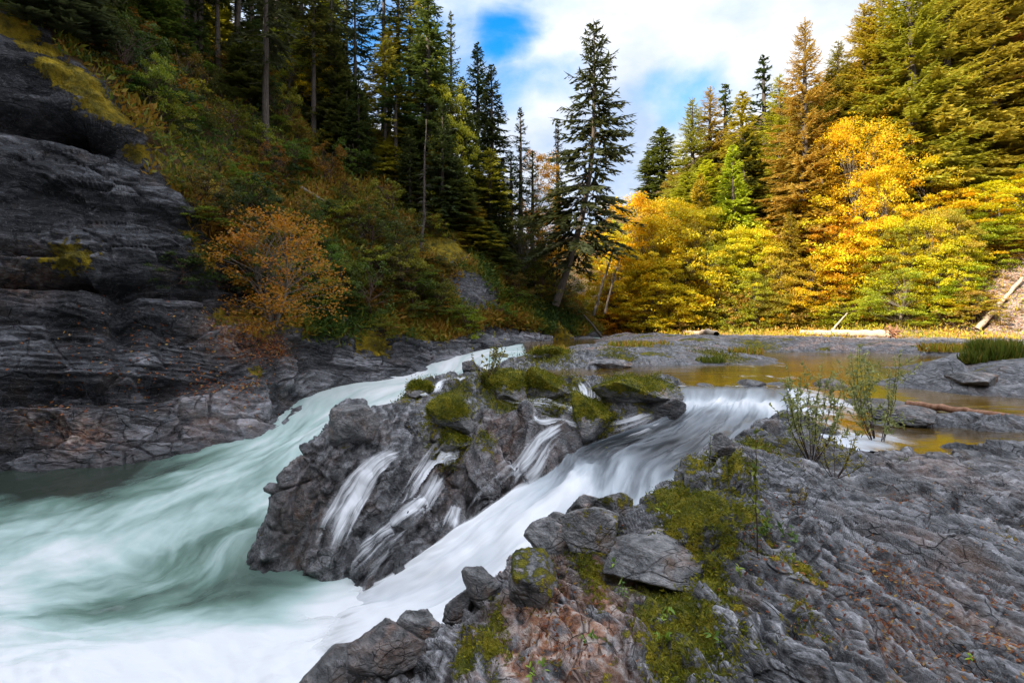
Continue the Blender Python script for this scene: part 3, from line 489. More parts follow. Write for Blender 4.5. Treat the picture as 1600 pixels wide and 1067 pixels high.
# ------------------------------------------------------------------ builders
class MB:
    def __init__(s): s.v = []; s.q = []; s.t = []; s.n = 0; s.tr = []
    def add(s, V, Q=None, T=None, tint=.5):
        V = np.asarray(V, float); s.v.append(V)
        if Q is not None and len(Q): s.q.append(np.asarray(Q)+s.n)
        if T is not None and len(T): s.tr.append(np.asarray(T)+s.n)
        s.t.append(np.broadcast_to(np.asarray(tint, float), (len(V),)).copy()); s.n += len(V)
    def tube(s, pts, rad, sides=6, tint=.5):
        pts = np.asarray(pts, float); rad = np.broadcast_to(np.asarray(rad, float), (len(pts),))
        t = np.gradient(pts, axis=0); t /= np.linalg.norm(t, axis=1)[:, None]+1e-9
        up = np.array([0, 0, 1.]) if abs(t[0, 2]) < .9 else np.array([1., 0, 0])
        a = np.cross(t, up); a /= np.linalg.norm(a, axis=1)[:, None]+1e-9; b = np.cross(t, a)
        ph = np.arange(sides)*2*np.pi/sides
        V = pts[:, None]+rad[:, None, None]*(np.cos(ph)[None, :, None]*a[:, None]+np.sin(ph)[None, :, None]*b[:, None])
        i = np.arange(len(pts)*sides).reshape(len(pts), sides); j = np.roll(i, -1, 1)
        Q = np.stack([i[:-1], j[:-1], j[1:], i[1:]], -1).reshape(-1, 4)
        s.add(V.reshape(-1, 3), Q, None, tint)
        s.q.append((np.array([[i[-1, 0], i[-1, sides//3], i[-1, sides//2], i[-1, -1]]]) if sides > 3 else np.zeros((0, 4), int))+s.n-len(pts)*sides)
    def cards(s, c, a, b, tint):  # diamonds: centre, half-length vector, half-width vector
        V = np.stack([c-a, c+b-a*.15, c+a, c-b-a*.15], 1); n = len(c)
        s.add(V.reshape(-1, 3), np.arange(4*n).reshape(n, 4), None, np.repeat(tint, 4))
    def build(s, name, m, parent=None, smooth=False):
        return mesh_np(name, np.concatenate(s.v), [np.concatenate(s.q) if s.q else np.zeros((0, 4)), np.concatenate(s.tr) if s.tr else np.zeros((0, 3))], m, parent, smooth, {'tint': np.concatenate(s.t)})
def unit(v): return v/(np.linalg.norm(v, axis=-1, keepdims=True)+1e-9)

def conifer_parts(seed, H=20., W=4., bare=.0, dens=1., droop=.35, lean=0., ragged=.3, card=1., fine=1., thick=.017):
    r = np.random.RandomState(seed); tb = MB(); cb = MB()
    zz = np.linspace(0, 1, 14); ben = np.cumsum(r.normal(0, .02, 14))*H*.05
    lx = lean*H*np.sin(np.clip(zz*2.4, 0, 1.57))
    ax = np.stack([ben+lx, np.roll(ben, 3)*.5, zz*H], 1); ax[:, :2] -= ax[0, :2]
    tb.tube(ax, thick*H*(1-zz)**.8+.015, 8)
    def axis(t): return np.stack([np.interp(t, zz, ax[:, k_]) for k_ in range(3)], -1)
    t = max(bare, .02)
    if bare > .1:                 # dead stubs on the bare lower trunk
        for _ in range(int(26*bare)):
            tt = r.uniform(.08, bare); p = axis(np.array([tt]))[0]; a = r.uniform(0, 6.28); l = r.uniform(.3, 1.3)
            e = p+np.array([math.cos(a)*l, math.sin(a)*l, -.2*l]); tb.tube([p, (p+e)/2+[0, 0, .05], e], [.03, .02, .008], 3)
    while t < .985:
        u = (t-bare)/(1-bare)
        prof = (1-u)**.78*min(1, .45+u*4 if bare > .1 else .75+u*2)
        for _ in range(r.randint(4, 7)):
            if r.rand() > dens+.15*u: continue
            l = W*prof*r.uniform(1-ragged*1.3, 1+ragged*.5)+.12; az = r.uniform(0, 6.28)
            el = -.15+.75*u**1.5+r.normal(0, .1); dr = droop*(1-.5*u)
            d0 = np.array([math.cos(az), math.sin(az), 0]); pr = np.array([-d0[1], d0[0], 0])
            tt = np.clip(t+r.uniform(-.008, .008), 0, 1); p0 = axis(np.array([tt]))[0]
            def br(s_): s_ = np.asarray(s_)[:, None]; return p0+d0*l*s_+np.array([0, 0, 1.])*(math.tan(el)*l*s_-dr*l*s_**2+.16*l*s_**4)
            if l > .5: tb.tube(br(np.linspace(0, .95, 5)), np.linspace(.028*l/3+.01, .006, 5), 3)
            ns = int(5+l*5.5*dens*fine); s_ = r.uniform(.12, 1, ns)**.75; side = np.where(r.rand(ns) < .5, 1., -1.)
            sl = (.22+.36*(1-s_))*l**.6*r.uniform(.6, 1.2, ns)*.75*card
            dv = unit(d0*.75+pr*side[:, None]*r.uniform(.4, 1.1, (ns, 1))+np.array([0, 0, 1.])*r.uniform(-.55, .05, (ns, 1)))
            c0 = br(s_)
            for q_ in (0, 1):
                cc = c0+dv*sl[:, None]*(.45+.75*q_); cc[:, 2] -= q_*.12*sl
                wd = unit(np.cross(dv, np.array([0, 0, 1.])+r.normal(0, .55, (ns, 3))))
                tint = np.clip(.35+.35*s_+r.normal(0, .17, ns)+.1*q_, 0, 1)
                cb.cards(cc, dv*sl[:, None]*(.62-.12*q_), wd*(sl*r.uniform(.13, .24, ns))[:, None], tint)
            hs = np.linspace(.25, 1, 4+int(l)); hc = br(hs); hd = unit(np.gradient(hc, axis=0)+r.normal(0, .1, hc.shape))   # the spray along the limb itself
            cb.cards(hc, hd*(.25*l/2+.15), np.cross(hd, [0, 0, 1.])*.10*card, np.clip(.6+r.normal(0, .15, len(hs)), 0, 1))
        t += (.0135+.010*(1-u))*r.uniform(.7, 1.3)*(20./H if H > 28 else 1)
    return tb, cb
def maple_parts(seed, H=10., W=4., flat=.36, n=125, leaf=.15, per=125, low=.12):
    r = np.random.RandomState(seed); tb = MB(); cb = MB(); stems = r.randint(1, 4); base = []
    for s in range(stems):
        a = r.uniform(0, 6.28); o = np.array([math.cos(a), math.sin(a), 0])*(.12 if stems > 1 else 0); tp = np.array([math.cos(a)*W*.3, math.sin(a)*W*.3, H*.8])
        zs = np.linspace(0, 1, 8)[:, None]; pts = o+(tp-o)*zs+np.array([1., 1, 0])*np.sin(zs*5+s)*.12; tb.tube(pts, np.linspace(.018*H, .01, 8), 7); base.append(pts)
    for i in range(n):
        u = r.uniform(low, 1); rad = W*math.sqrt(max(.03, 1-((u-.42)/.62)**2))*r.uniform(.35, 1.05)
        a = r.uniform(0, 6.28); c = np.array([math.cos(a)*rad, math.sin(a)*rad, u*H+r.normal(0, .2)])
        st = base[r.randint(len(base))]; j = int(np.clip(u*7*.8, 0, 6)); p = st[j]
        mid = (p+c)/2+np.array([0, 0, .08*H*r.rand()]); tb.tube([p, mid, c], [.02*H/8+.008, .014, .005], 3)
        cr_ = r.uniform(.5, 1.15)*W*.24; k_ = int(per*r.uniform(.6, 1.3))
        q = r.normal(size=(k_, 3)); q = unit(q)*(r.rand(k_, 1)**.45)*cr_; q[:, 2] *= flat; q[:, 2] -= (q[:, 0]**2+q[:, 1]**2)/cr_*.28
        cc = c+q; nn = unit(np.array([0, 0, 1.])*.8+r.normal(0, .55, (k_, 3))); aa = unit(np.cross(nn, r.normal(size=(k_, 3)))); bb = np.cross(nn, aa)
        sz = leaf*r.uniform(.55, 1.2, k_)
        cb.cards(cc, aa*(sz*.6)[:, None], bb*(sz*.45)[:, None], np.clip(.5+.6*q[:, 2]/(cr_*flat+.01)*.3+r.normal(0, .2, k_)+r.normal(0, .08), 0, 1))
    return tb, cb
PROTO = {}
def proto(kind, parts, n1, n2, m1, m2):
    a = parts[0].build(n1, m1, None, True); b = parts[1].build(n2, m2, None, False)
    C.objects.unlink(a); C.objects.unlink(b); PROTO.setdefault(kind, []).append((a, b))
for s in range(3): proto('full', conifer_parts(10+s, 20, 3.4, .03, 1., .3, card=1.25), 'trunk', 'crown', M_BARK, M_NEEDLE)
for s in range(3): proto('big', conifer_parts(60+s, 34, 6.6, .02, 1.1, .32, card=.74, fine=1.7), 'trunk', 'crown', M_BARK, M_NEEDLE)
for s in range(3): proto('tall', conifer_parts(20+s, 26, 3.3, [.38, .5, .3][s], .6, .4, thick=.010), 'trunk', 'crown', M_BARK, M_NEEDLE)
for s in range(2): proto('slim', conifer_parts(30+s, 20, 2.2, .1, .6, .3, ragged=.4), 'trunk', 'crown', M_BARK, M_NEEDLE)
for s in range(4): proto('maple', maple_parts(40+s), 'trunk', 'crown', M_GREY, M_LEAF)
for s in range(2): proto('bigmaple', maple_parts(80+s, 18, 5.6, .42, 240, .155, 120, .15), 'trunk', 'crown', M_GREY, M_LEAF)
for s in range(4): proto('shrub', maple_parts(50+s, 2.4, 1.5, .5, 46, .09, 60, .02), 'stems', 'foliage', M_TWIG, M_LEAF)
H0 = {'bigmaple': 18, 'big': 34, 'full': 20, 'tall': 26, 'slim': 20, 'maple': 10, 'shrub': 2.4}; W0 = {'bigmaple': 5.6, 'big': 6.0, 'full': 3.4, 'tall': 3.3, 'slim': 2.2, 'maple': 4, 'shrub': 1.5}
NAME = {'bigmaple': 'maple_tree', 'big': 'conifer_tree', 'full': 'conifer_tree', 'tall': 'conifer_tree', 'slim': 'conifer_tree', 'maple': 'maple_tree', 'shrub': 'shrub'}
CATS = {'bigmaple': 'maple', 'big': 'conifer', 'full': 'conifer', 'tall': 'conifer', 'slim': 'conifer', 'maple': 'maple', 'shrub': 'shrub'}
rt_ = random.Random(5)
def plant(kind, loc, H, col, label, group, W=None, var=None, rz=None, tilt=0):
    if kind == 'full' and H > 21: kind = 'big'
    if kind == 'maple' and H > 13.5: kind = 'bigmaple'
    a, b = PROTO[kind][(rt_.randrange(len(PROTO[kind])) if var is None else var) % len(PROTO[kind])]
    t = empty(NAME[kind], loc, label, CATS[kind], group, rt_.uniform(0, 6.28) if rz is None else rz)
    s = H/H0[kind]; sw = (W/W0[kind]) if W else s
    t.scale = (sw, sw, s); t.rotation_euler[0] = tilt
    for o in (a, b):
        c = o.copy(); C.objects.link(c); c.parent = t
        c.color = (*[max(0, x*rt_.uniform(.88, 1.12)) for x in col], 1)
    return t
DG = (.045, .068, .02); MG = (.09, .11, .024); OL = (.31, .28, .03); GB = (.43, .34, .04); BR = (.40, .28, .06); YG = (.38, .41, .03); YE = (.66, .56, .022); GO = (.72, .52, .02); OR = (.64, .34, .02); BG = (.05, .06, .03)
def tree_at(kind, px, top, Y, col, label, group, W=None, dz=-.3, **kw_):
    x_ = (px-800)/FPX*Y; zb = down(x_, Y, bvh_t)+dz; zt = CH-(top-HOR)/FPX*Y
    return plant(kind, (x_, Y, zb), max(1.5, zt-zb), col, label, group, W, **kw_)
gR = 'conifers on the right bank'; gM = 'yellow maples along the right bank'
BIG = [('full',1035,198,98,MG,'dark green conifer standing highest in the far gap behind the river bend'),
 ('slim',1012,235,100,DG,'thin dark conifer in the far gap, left of the taller one'),
 ('full',1082,152,66,OL,'olive conifer that begins the right skyline, leftmost of three close tops'),
 ('full',1110,135,68,GB,'olive brown conifer, middle of three close tops on the right skyline'),
 ('slim',1133,130,70,MG,'narrow dark conifer, rightmost of three close tops on the skyline'),
 ('full',1160,142,62,OL,'green conifer just left of the narrow dark spire on the right bank'),
 ('slim',1194,86,68,DG,'narrow dark green spire beside the rust brown conifer'),
 ('full',1218,115,60,YG,'bright green conifer tucked left of the rust brown conifer'),
 ('full',1258,28,54,BR,'rust brown conifer with a pointed top standing out against the sky'),
 ('full',1310,62,57,OL,'olive conifer between the rust brown conifer and the tallest trees'),
 ('full',1350,0,57,GB,'olive conifer at the left edge of the tallest group on the right'),
 ('full',1378,-50,56,YG,'bright green conifer at the top edge, leftmost of the tallest'),
 ('full',1425,-110,53,OL,'golden olive conifer cut by the top edge above the big yellow maple'),
 ('full',1478,-150,54,GB,'broad olive conifer with dark limbs, second from the right edge'),
 ('full',1545,-230,55,OL,'golden green conifer with sweeping boughs near the right edge'),
 ('full',1612,-160,57,BR,'tan brown conifer half outside the right edge'),
 ('full',1095,270,58,GB,'brown green conifer low at the left end of the sunlit wood'),
 ('full',1145,225,56,YG,'lime conifer in front of the green one left of the dark spire'),
 ('full',1285,215,52,GB,'brown conifer with bare lower limbs above the driftwood log'),
 ('full',1440,200,53,OL,'shaggy olive conifer standing between the two brightest yellow maples'),
 ('full',1520,120,55,GB,'golden brown conifer in front of the sweeping green one'),
 ('full',1235,330,50.5,OL,'small dark olive conifer at the foot of the rust brown one')]
for i, (kd, px, top, Y, c, lb) in enumerate(BIG): tree_at(kd, px, top, Y, c, lb, None, W=(top*-1+560)/FPX*Y*(.17 if kd == 'full' else .11), var=i)
def where_r(px):
    for lim, t_ in ((1040, 'by the leaning conifer'), (1130, 'behind the grey rock bars'), (1220, 'left of the driftwood log'), (1300, 'behind the left half of the driftwood log'), (1400, 'behind the right half of the driftwood log'), (1470, 'just right of the driftwood log'), (1540, 'between the log and the bare slope')):
        if px < lim: return t_
    return 'above the bare slope at the right edge'
CN = {}
for c_, n_1 in ((OL, 'olive'), (GB, 'golden brown'), (YG, 'lime green'), (MG, 'dark green'), (BR, 'tan'), (YE, 'yellow'), (GO, 'golden'), (OR, 'orange'), (DG, 'very dark')): CN[c_] = n_1
rt_.seed(8)
for i in range(85):
    px = rt_.uniform(1050, 1660); Y = rt_.uniform(56, 74) if px < 1400 else rt_.uniform(56, 70)
    top = np.interp(px, [1050, 1200, 1300, 1400, 1660], [240, 165, 85, -40, -130])+rt_.uniform(10, 170); c = rt_.choice([OL, GB, YG, MG, BR, OL])
    tree_at('full', px, top, Y, c, CN[c]+' conifer packed among the tall trees '+where_r(px), 'conifers packed on the right bank', W=rt_.uniform(4., 6.))
MAP = [(985,312,56,GO,'golden maple at the left end of the sunlit bank, beside the leaning conifer'),(1012,345,54,YE,'yellow maple second from the left end of the sunlit bank'),(1048,315,57,GO,'golden orange maple behind the two leftmost maples'),
 (1072,345,53,YE,'golden maple with a rounded top below the olive conifer skyline'),(1120,382,52,YG,'yellow green maple low on the bank behind the rock bars'),(1168,360,53,YE,'yellow maple under the dark green spire'),(1215,392,51,GB,'brownish maple below the bright green conifer'),
 (1255,400,50,YE,'yellow maple right under the rust brown conifer'),(1345,185,51,GO,'tall golden maple, highest yellow crown of the right bank'),(1375,270,49,YE,'big bright yellow maple right of the tallest golden one'),(1310,345,51,OR,'orange maple in the dark hollow above the driftwood log'),
 (1415,340,47,YE,'broad yellow maple right of the driftwood log'),(1475,390,46,YG,'lime green maple low on the bank near the reeds'),(1560,290,48.5,YE,'upper yellow maple next to the right edge'),(1605,275,48,YE,'golden maple at the right edge above the bare slope'),
 (1500,410,44,YG,'low yellow green maple between the log and the bare slope'),(1590,385,47.5,YE,'small yellow maple at the right edge just over the bare slope'),(1440,255,50.5,YE,'golden yellow maple between the shaggy olive conifer and the tall maple'),(1500,300,49,GO,'golden maple in front of the broad olive conifer'),(1318,290,52.5,YE,'yellow maple left of the tall golden maple'),(1572,340,47.3,YG,'lime maple under the upper yellow maple at the right edge'),(1090,330,54,YE,'yellow maple under the three close conifer tops'),(1180,430,50,YG,'short lime maple above the rock bars'),(1380,400,48.5,YE,'yellow maple behind the rooted end of the driftwood log')]
for i, (px, top, Y, c, lb) in enumerate(MAP): tree_at('maple', px, top, Y, c, lb, None, W=((520-top)/FPX*Y)*(.40 if top > 280 else .26), var=i)
for i in range(95):
    px = rt_.uniform(955, 1640); Y = rt_.uniform(51, 60) if px < 1400 else rt_.uniform(44.5 if px < 1520 else 47.5, 54)
    top = rt_.uniform(345, 455)-max(0, (px-1350)*.35); c = rt_.choice([YE, GO, YG, YE, GB, YG, OL, YE])
    tree_at('maple', px, top, Y, c, ('tall ' if top < 385 else 'low ')+CN[c]+' leafy tree '+where_r(px), 'leafy trees filling the right bank', W=rt_.uniform(2.0, 3.4))
for i in range(130):
    px = rt_.uniform(950, 1640); Y = np.interp(px, [950, 1300, 1480, 1600, 1700], [55, 51, 45.5, 43, 42])+rt_.uniform(-2.5, 2)
    if px > 1530: continue
    c = rt_.choice([YE, GO, YG, GB, OR, OL, YG, BR])
    tree_at('shrub', px, rt_.uniform(455, 512), Y, c, CN[c]+' bush at the bank foot '+where_r(px), 'bushes at the foot of the right bank', W=rt_.uniform(1.3, 2.8))

# the leaning conifer in the middle and its neighbours
t = empty('conifer_tree', at(868, 468, Y=46)+[0, 0, -.5], 'tall dark conifer with a leaning curved trunk standing alone against the sky', 'conifer')
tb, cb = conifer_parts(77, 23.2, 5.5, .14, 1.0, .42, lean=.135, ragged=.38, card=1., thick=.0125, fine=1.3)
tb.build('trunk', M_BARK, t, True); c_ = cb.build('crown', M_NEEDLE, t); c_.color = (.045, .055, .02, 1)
def on_hill(kind, px, py, top, col, label, group=None, W=None, **kw_):
    h = ray(px, py, bvh_l)
    if h is None or h.y > 90: return None
    zt = CH-(top-HOR)/FPX*h.y
    return plant(kind, (h.x, h.y, h.z-.3), max(1., zt-h.z+.3), col, label, group, W, **kw_)
LT = [('tall',284,105,-330,MG,'bare grey trunk rising from the fern slope above the rock slab, leftmost in the wood'),('tall',372,150,-240,DG,'straight dark trunk second from the left on the shaded hillside'),
 ('tall',415,232,-220,BG,'thin pale trunk whose foot stands lowest on the slope above the orange bush'),('tall',452,100,-180,MG,'tall trunk on the crest left of the first sky gap'),('tall',480,120,-200,DG,'tall trunk on the crest right of the first sky gap'),
 ('tall',523,150,-150,DG,'dark trunk on the crest with yellow leaves glowing behind'),('tall',556,165,-190,MG,'slender trunk, left one of a close pair on the crest'),('tall',578,180,-160,DG,'slender trunk, right one of a close pair on the crest'),
 ('tall',600,230,-170,DG,'thick reddish trunk in the middle of the crest wood'),('tall',622,240,-120,MG,'dark straight trunk right of the thick reddish one'),('tall',640,260,-60,OL,'mossy limbed conifer just inside the wood edge'),
 ('full',668,300,-40,MG,'conifer at the wood edge touching the top of the picture'),('slim',705,300,18,MG,'pointed conifer, first free standing top left of the blue sky hole'),('full',745,330,66,DG,'dark pointed conifer under the blue sky hole'),
 ('full',768,360,100,DG,'dark conifer half hidden right of the one under the blue sky hole'),('full',722,330,120,MG,'green conifer in front of the two dark ones by the sky'),('full',690,350,160,DG,'dark bushy conifer halfway down the wood edge'),
 ('slim',814,420,168,DG,'small pointed conifer between the wood edge and the leaning conifer'),('slim',798,410,235,DG,'short dark conifer left of the small pointed one'),('slim',832,425,235,MG,'short green conifer right of the small pointed one'),
 ('slim',872,440,185,BG,'sparse grey conifer close behind the leaning one'),('full',905,465,330,DG,'young dark conifer under the boughs of the leaning one'),('full',955,488,300,DG,'dark conifer right of the leaning trunk'),('slim',985,492,240,DG,'faint dark conifer top right of the leaning one'),
 ('full',640,330,200,DG,'dense dark conifer in the middle of the shaded slope'),('full',560,270,110,DG,'dense dark conifer under the pair of slender trunks'),('full',780,400,255,DG,'dark young conifer low at the wood edge')]
for i, (kd, px, py, top, c, lb) in enumerate(LT):
    on_hill(kd, px, py, top, c, lb, None, W={'tall': 3.0, 'full': max(1.6, (py-top)/90), 'slim': 1.9}[kd]*(1 if kd != 'full' else 1), var=i)
rt_.seed(21)
for i in range(125):
    px = rt_.uniform(-60, 780); cy = np.interp(px, [-60, 100, 250, 400, 600, 780], [-60, 0, 60, 110, 230, 370]); py = cy+rt_.uniform(-35, 55)
    kd = rt_.choice(['full', 'tall', 'slim', 'tall', 'full']); ht = {'full': rt_.uniform(80, 190), 'tall': rt_.uniform(250, 380), 'slim': rt_.uniform(120, 240)}[kd]
    if px > 560: ht *= .6
    on_hill(kd, px, py, py-ht, rt_.choice([DG, MG, DG, OL, BG]), ('tall bare stemmed' if kd == 'tall' else 'slim' if kd == 'slim' else 'bushy')+' dark conifer '+('above the rock slab' if px < 200 else 'over the fern slope' if px < 350 else 'on the crest above the orange bush' if px < 480 else 'among the crest trunks' if px < 620 else 'near the wood edge'), 'conifers massed on the left hillside', W={'full': 2.6, 'tall': 2.8, 'slim': 1.8}[kd])
for i, (px, py, top, c, lb) in enumerate([(500,190,60,YE,'yellow leaved tree glowing behind the trunks on the crest'),(450,150,40,YG,'lime leaved tree glowing behind the trunks left on the crest'),(660,270,60,YE,'tall thin yellow green tree inside the wood edge'),(845,430,235,OR,'orange maple behind the small pointed conifers'),(855,440,330,GO,'golden maple left of the leaning trunk'),(925,480,370,YE,'yellow maple seen through the leaning conifer'),(940,490,390,GO,'golden maple right behind the leaning trunk'),(700,330,130,YG,'lime green tree among the dark conifers by the sky'),(820,440,340,MG,'green leafy tree at the foot of the small pointed conifers'),(600,200,80,YG,'yellow green tree behind the thick reddish trunk')]):
    on_hill('maple', px, py, top, c, lb, None, W=2.6, var=i)
rt_.seed(4)
for i in range(175):              # bushes on the shaded slope
    px = rt_.uniform(120, 900); lo = np.interp(px, [120, 220, 300, 350, 450, 600, 700, 800, 900], [60, 170, 280, 450, 470, 500, 500, 480, 500]); hi = np.interp(px, [120, 400, 600, 800, 900], [0, 120, 250, 400, 450])
    py = rt_.uniform(hi, lo)
    if abs(px-740) < 45 and 400 < py < 530: continue
    h = ray(px, py, bvh_l)
    if h is None: continue
    col_ = rt_.choice([DG, MG, MG, (.18, .12, .02), (.26, .13, .02), (.24, .24, .025), (.10, .18, .025), (.14, .20, .025)])
    bh_ = rt_.choice([.8, 1.2, 1.6, 2.2, 3.2])
    plant('shrub', (h.x, h.y, h.z-.25), bh_, col_, {.8: 'very low ', 1.2: 'low ', 1.6: 'rounded ', 2.2: 'big ', 3.2: 'tall '}[bh_]+('reddish brown' if col_[0] > 1.3*col_[1] else 'olive' if col_[0] > .15 else 'green')+' shaded scrub bush '+('beside the rock slab' if px < 300 else 'above the orange bush' if px < 480 else 'below the crest wood' if px < 640 else 'left of the bare rock face' if px < 720 else 'right of the bare rock face'), 'bushes strewn over the left slope', W=rt_.uniform(1., 2.0))
for px, py, H_, W_, c, lb in [(335,440,2.3,2.2,(.05,.09,.02),'dark green bush on the cliff ledge left of the orange bush'),(280,432,1.3,1.3,(.05,.08,.02),'small green bush at the edge of the cliff ledge'),(725,525,2.0,1.6,(.20,.24,.012),'bright yellow green bush hanging over the rapids'),(690,500,2.6,2.,(.10,.12,.015),'olive bush above the bright yellow green one'),(785,500,1.6,1.2,(.10,.17,.02),'small green bush right of the dark bare rock face'),
        (440,285,2.,1.8,(.03,.06,.015),'dark fern green bush in the middle of the slope above the orange bush'),(365,215,2.4,2.0,(.12,.13,.015),'olive bush in front of the thin pale trunk'),(640,480,2.4,2.2,(.08,.10,.015),'wide olive bush on the river wall left of the bare rock face'),(600,450,2.2,2.,(.07,.06,.015),'brown green bush high on the river wall'),(590,520,1.2,1.6,(.14,.14,.012),'low mossy bush at the waterline of the far wall'),(900,500,1.6,1.8,(.12,.10,.015),'brown bush at the foot of the leaning conifer'),(868,478,3.,2.6,(.10,.12,.02),'dark green bush hiding the base of the leaning conifer'),(838,470,2.6,2.4,(.16,.14,.02),'olive bush left of the leaning conifer base'),(880,445,3.4,2.4,(.26,.22,.02),'yellowish bush behind the leaning conifer base')]:
    h = ray(px, py, bvh_l) or ray(px, py+25, bvh_l)
    if h is None: print('NO GROUND', px, py); continue
    plant('shrub', (h.x, h.y, h.z-.3), H_, c, lb, None, W=W_)
# the orange bush on the cliff
h = ray(425, 500, bvh_l); t = empty('shrub', (h.x, h.y, h.z-.3), 'large orange leaved bush leaning out from the dark cliff', 'shrub')
tb, cb = maple_parts(91, 5.2, 3.0, .6, 150, .11, 55, .04); tb.build('stems', M_GREY, t, True); o = cb.build('foliage', M_LEAF, t); o.color = (.40, .19, .02, 1); t.rotation_euler = (.15, .1, 0)
h = ray(370, 455, bvh_l); t = empty('shrub', (h.x, h.y, h.z-.2), 'slim orange bush with an upright top left of the large orange one', 'shrub')
tb, cb = maple_parts(92, 3.9, 1.3, .6, 60, .10, 45, .08); tb.build('stems', M_GREY, t, True); o = cb.build('foliage', M_LEAF, t); o.color = (.42, .2, .02, 1)

# ------------------------------------------------------------------ undergrowth, moss, litter
def scatter(Pg, Ng, wgt, n, seed):
    r = np.random.RandomState(seed); p = wgt/wgt.sum(); i = r.choice(len(Pg), n, p=p); return r, Pg[i], Ng[i], i
Lp = LGd[::2, ::2].reshape(-1, 3); Ln = ln2.reshape(NU, NV, 3)[::2, ::2].reshape(-1, 3)
vg = veg2.reshape(NU, NV)[::2, ::2].ravel(); Uu = U.reshape(NU, NV)[::2, ::2].ravel(); Vv = V.reshape(NU, NV)[::2, ::2].ravel()
r, c, nn, ii = scatter(Lp, Ln, vg*(1-.85*np.clip(moss.reshape(NU, NV)[::2, ::2].ravel(), 0, 1))*(Uu < 10.3)*(Vv < 7.2)*np.clip(Lp[:, 1], 5, 60), 26000, 2)
mb = MB(); per = 9
zone = fbm(c*.22+40, 4)
for q_ in range(per):
    k_ = len(c); a = unit(nn*.5+np.array([0, 0, .5])+r.normal(0, .75, (k_, 3))); b = unit(np.cross(a, r.normal(size=(k_, 3))))
    sz = r.uniform(.1, .3, k_)*(.8+.4*zone); mb.cards(c+a*sz[:, None]*.9+r.normal(0, .18, (k_, 3)), a*sz[:, None], b*(sz*r.uniform(.14, .4, k_))[:, None], np.clip(.47+zone*1.15+r.normal(0, .15, k_), 0, 1))
tag(mb.build('undergrowth', M_UNDER), 'ferns, brambles and dead fronds covering the shaded left hillside', 'undergrowth', kind='stuff')
Tp = TN[::2, ::2].reshape(-1, 3); Tn = tn.reshape(NT_, NR, 3)[::2, ::2].reshape(-1, 3); dd = np.hypot(Tp[:, 0], Tp[:, 1])
r, c, nn, ii = scatter(Tp, Tn, (dd > 46)*(Tp[:, 1] > 30)*(dd < 75)*(Tp[:, 2] > .15)*(Tp[:, 0] > 3)*(.02+dd/60.)*(1-.8*((Tp[:, 0] > 33)&(Tp[:, 1] < 47))), 16000, 5)
mb = MB(); zone = fbm(c*.3+4, 3)
for q_ in range(8):
    k_ = len(c); a = unit(np.array([0, 0, 1.])+r.normal(0, .7, (k_, 3))); b = unit(np.cross(a, r.normal(size=(k_, 3)))); sz = r.uniform(.06, .17, k_)
    mb.cards(c+a*sz[:, None]*.8+r.normal(0, .2, (k_, 3)), a*sz[:, None], b*(sz*.3)[:, None], np.clip(.62+zone*.9+r.normal(0, .22, k_), 0, 1))
tag(mb.build('bank_undergrowth', M_DRY), 'dry grass and golden weeds along the foot of the sunlit right bank', 'undergrowth', kind='stuff')
Mo = moss_all = np.clip(blobs(Tp, moss_b, bvh_t), 0, 1)*(dd < 26)
# moss blades, near field only
mm = Mo+.8*(fbm(Tp*7., 4, .6)); wg = smoothstep(.35, .7, mm)*(Tn[:, 2] > .1)*np.clip(dd, 3, 20)**.9*(Mo > .2)
r, c, nn, ii = scatter(Tp, Tn, wg, 60000, 6); c = c+r.normal(0, .012, c.shape)*np.hypot(c[:, 0], c[:, 1])[:, None]*.35; c[:, 2] -= .004
a = unit(nn+r.normal(0, .6, c.shape)); b = unit(np.cross(a, r.normal(size=c.shape))); sz = (.010+.0016*np.hypot(c[:, 0], c[:, 1]))*r.uniform(.5, 1.3, len(c))
mb = MB(); mb.cards(c+a*sz[:, None]*.7, a*sz[:, None], b*(sz*.3)[:, None], np.clip(.5+.5*fbm(c*3+7, 3)+r.normal(0, .2, len(c)), 0, 1))
tag(mb.build('moss', M_MOSSB), 'olive and yellow moss cushions growing on the dark river rock', 'moss', kind='stuff')
# fallen leaves and conifer litter caught in cracks
li = np.clip(blobs(Tp, [(1400,900,50,1),(1190,870,60,.4),(1560,940,40,.6),(1400,980,90,.6),(1460,790,90,.4),(1300,960,90,.35),(870,985,60,.5),(1560,1000,30,.9),(1200,700,50,.5),(1240,810,40,.5),(1100,555,60,.3),(980,700,30,.2)], bvh_t), 0, 1)*(dd < 14)
r, c, nn, ii = scatter(Tp, Tn, (li**2+.004*(dd < 9)*(Tp[:, 2] > -.6))*np.clip(dd, 2, 14), 5200, 9)
c = c+r.normal(0, .02, c.shape)*[1, 1, 0]; a = unit(np.cross(nn, r.normal(size=c.shape))); b = unit(np.cross(nn, a)+r.normal(0, .4, c.shape)); sz = r.uniform(.006, .02, len(c))
mb = MB(); mb.cards(c+nn*.006, a*sz[:, None], b*(sz*r.uniform(.12, .6, len(c)))[:, None], r.rand(len(c)))
tag(mb.build('fallen_leaves', M_LITTER), 'russet fallen leaves and needles caught in the cracks of the rock shelf', 'leaf litter', kind='stuff')
lp = blobs(Lp, [(390,520,55,1.),(430,545,40,.8),(350,530,30,.8),(330,600,40,.3),(200,560,120,.12),(60,640,60,.15),(380,600,60,.3)], bvh_l)
r, c, nn, ii = scatter(Lp, Ln, lp**1.5, 2600, 12); a = unit(np.cross(nn, r.normal(size=c.shape))); b = np.cross(nn, a); sz = r.uniform(.03, .07, len(c)); c = c+r.normal(0, .12, c.shape)*[1, 1, .3]
mb = MB(); mb.cards(c+nn*.05, a*sz[:, None], b*(sz*.6)[:, None], r.rand(len(c)))
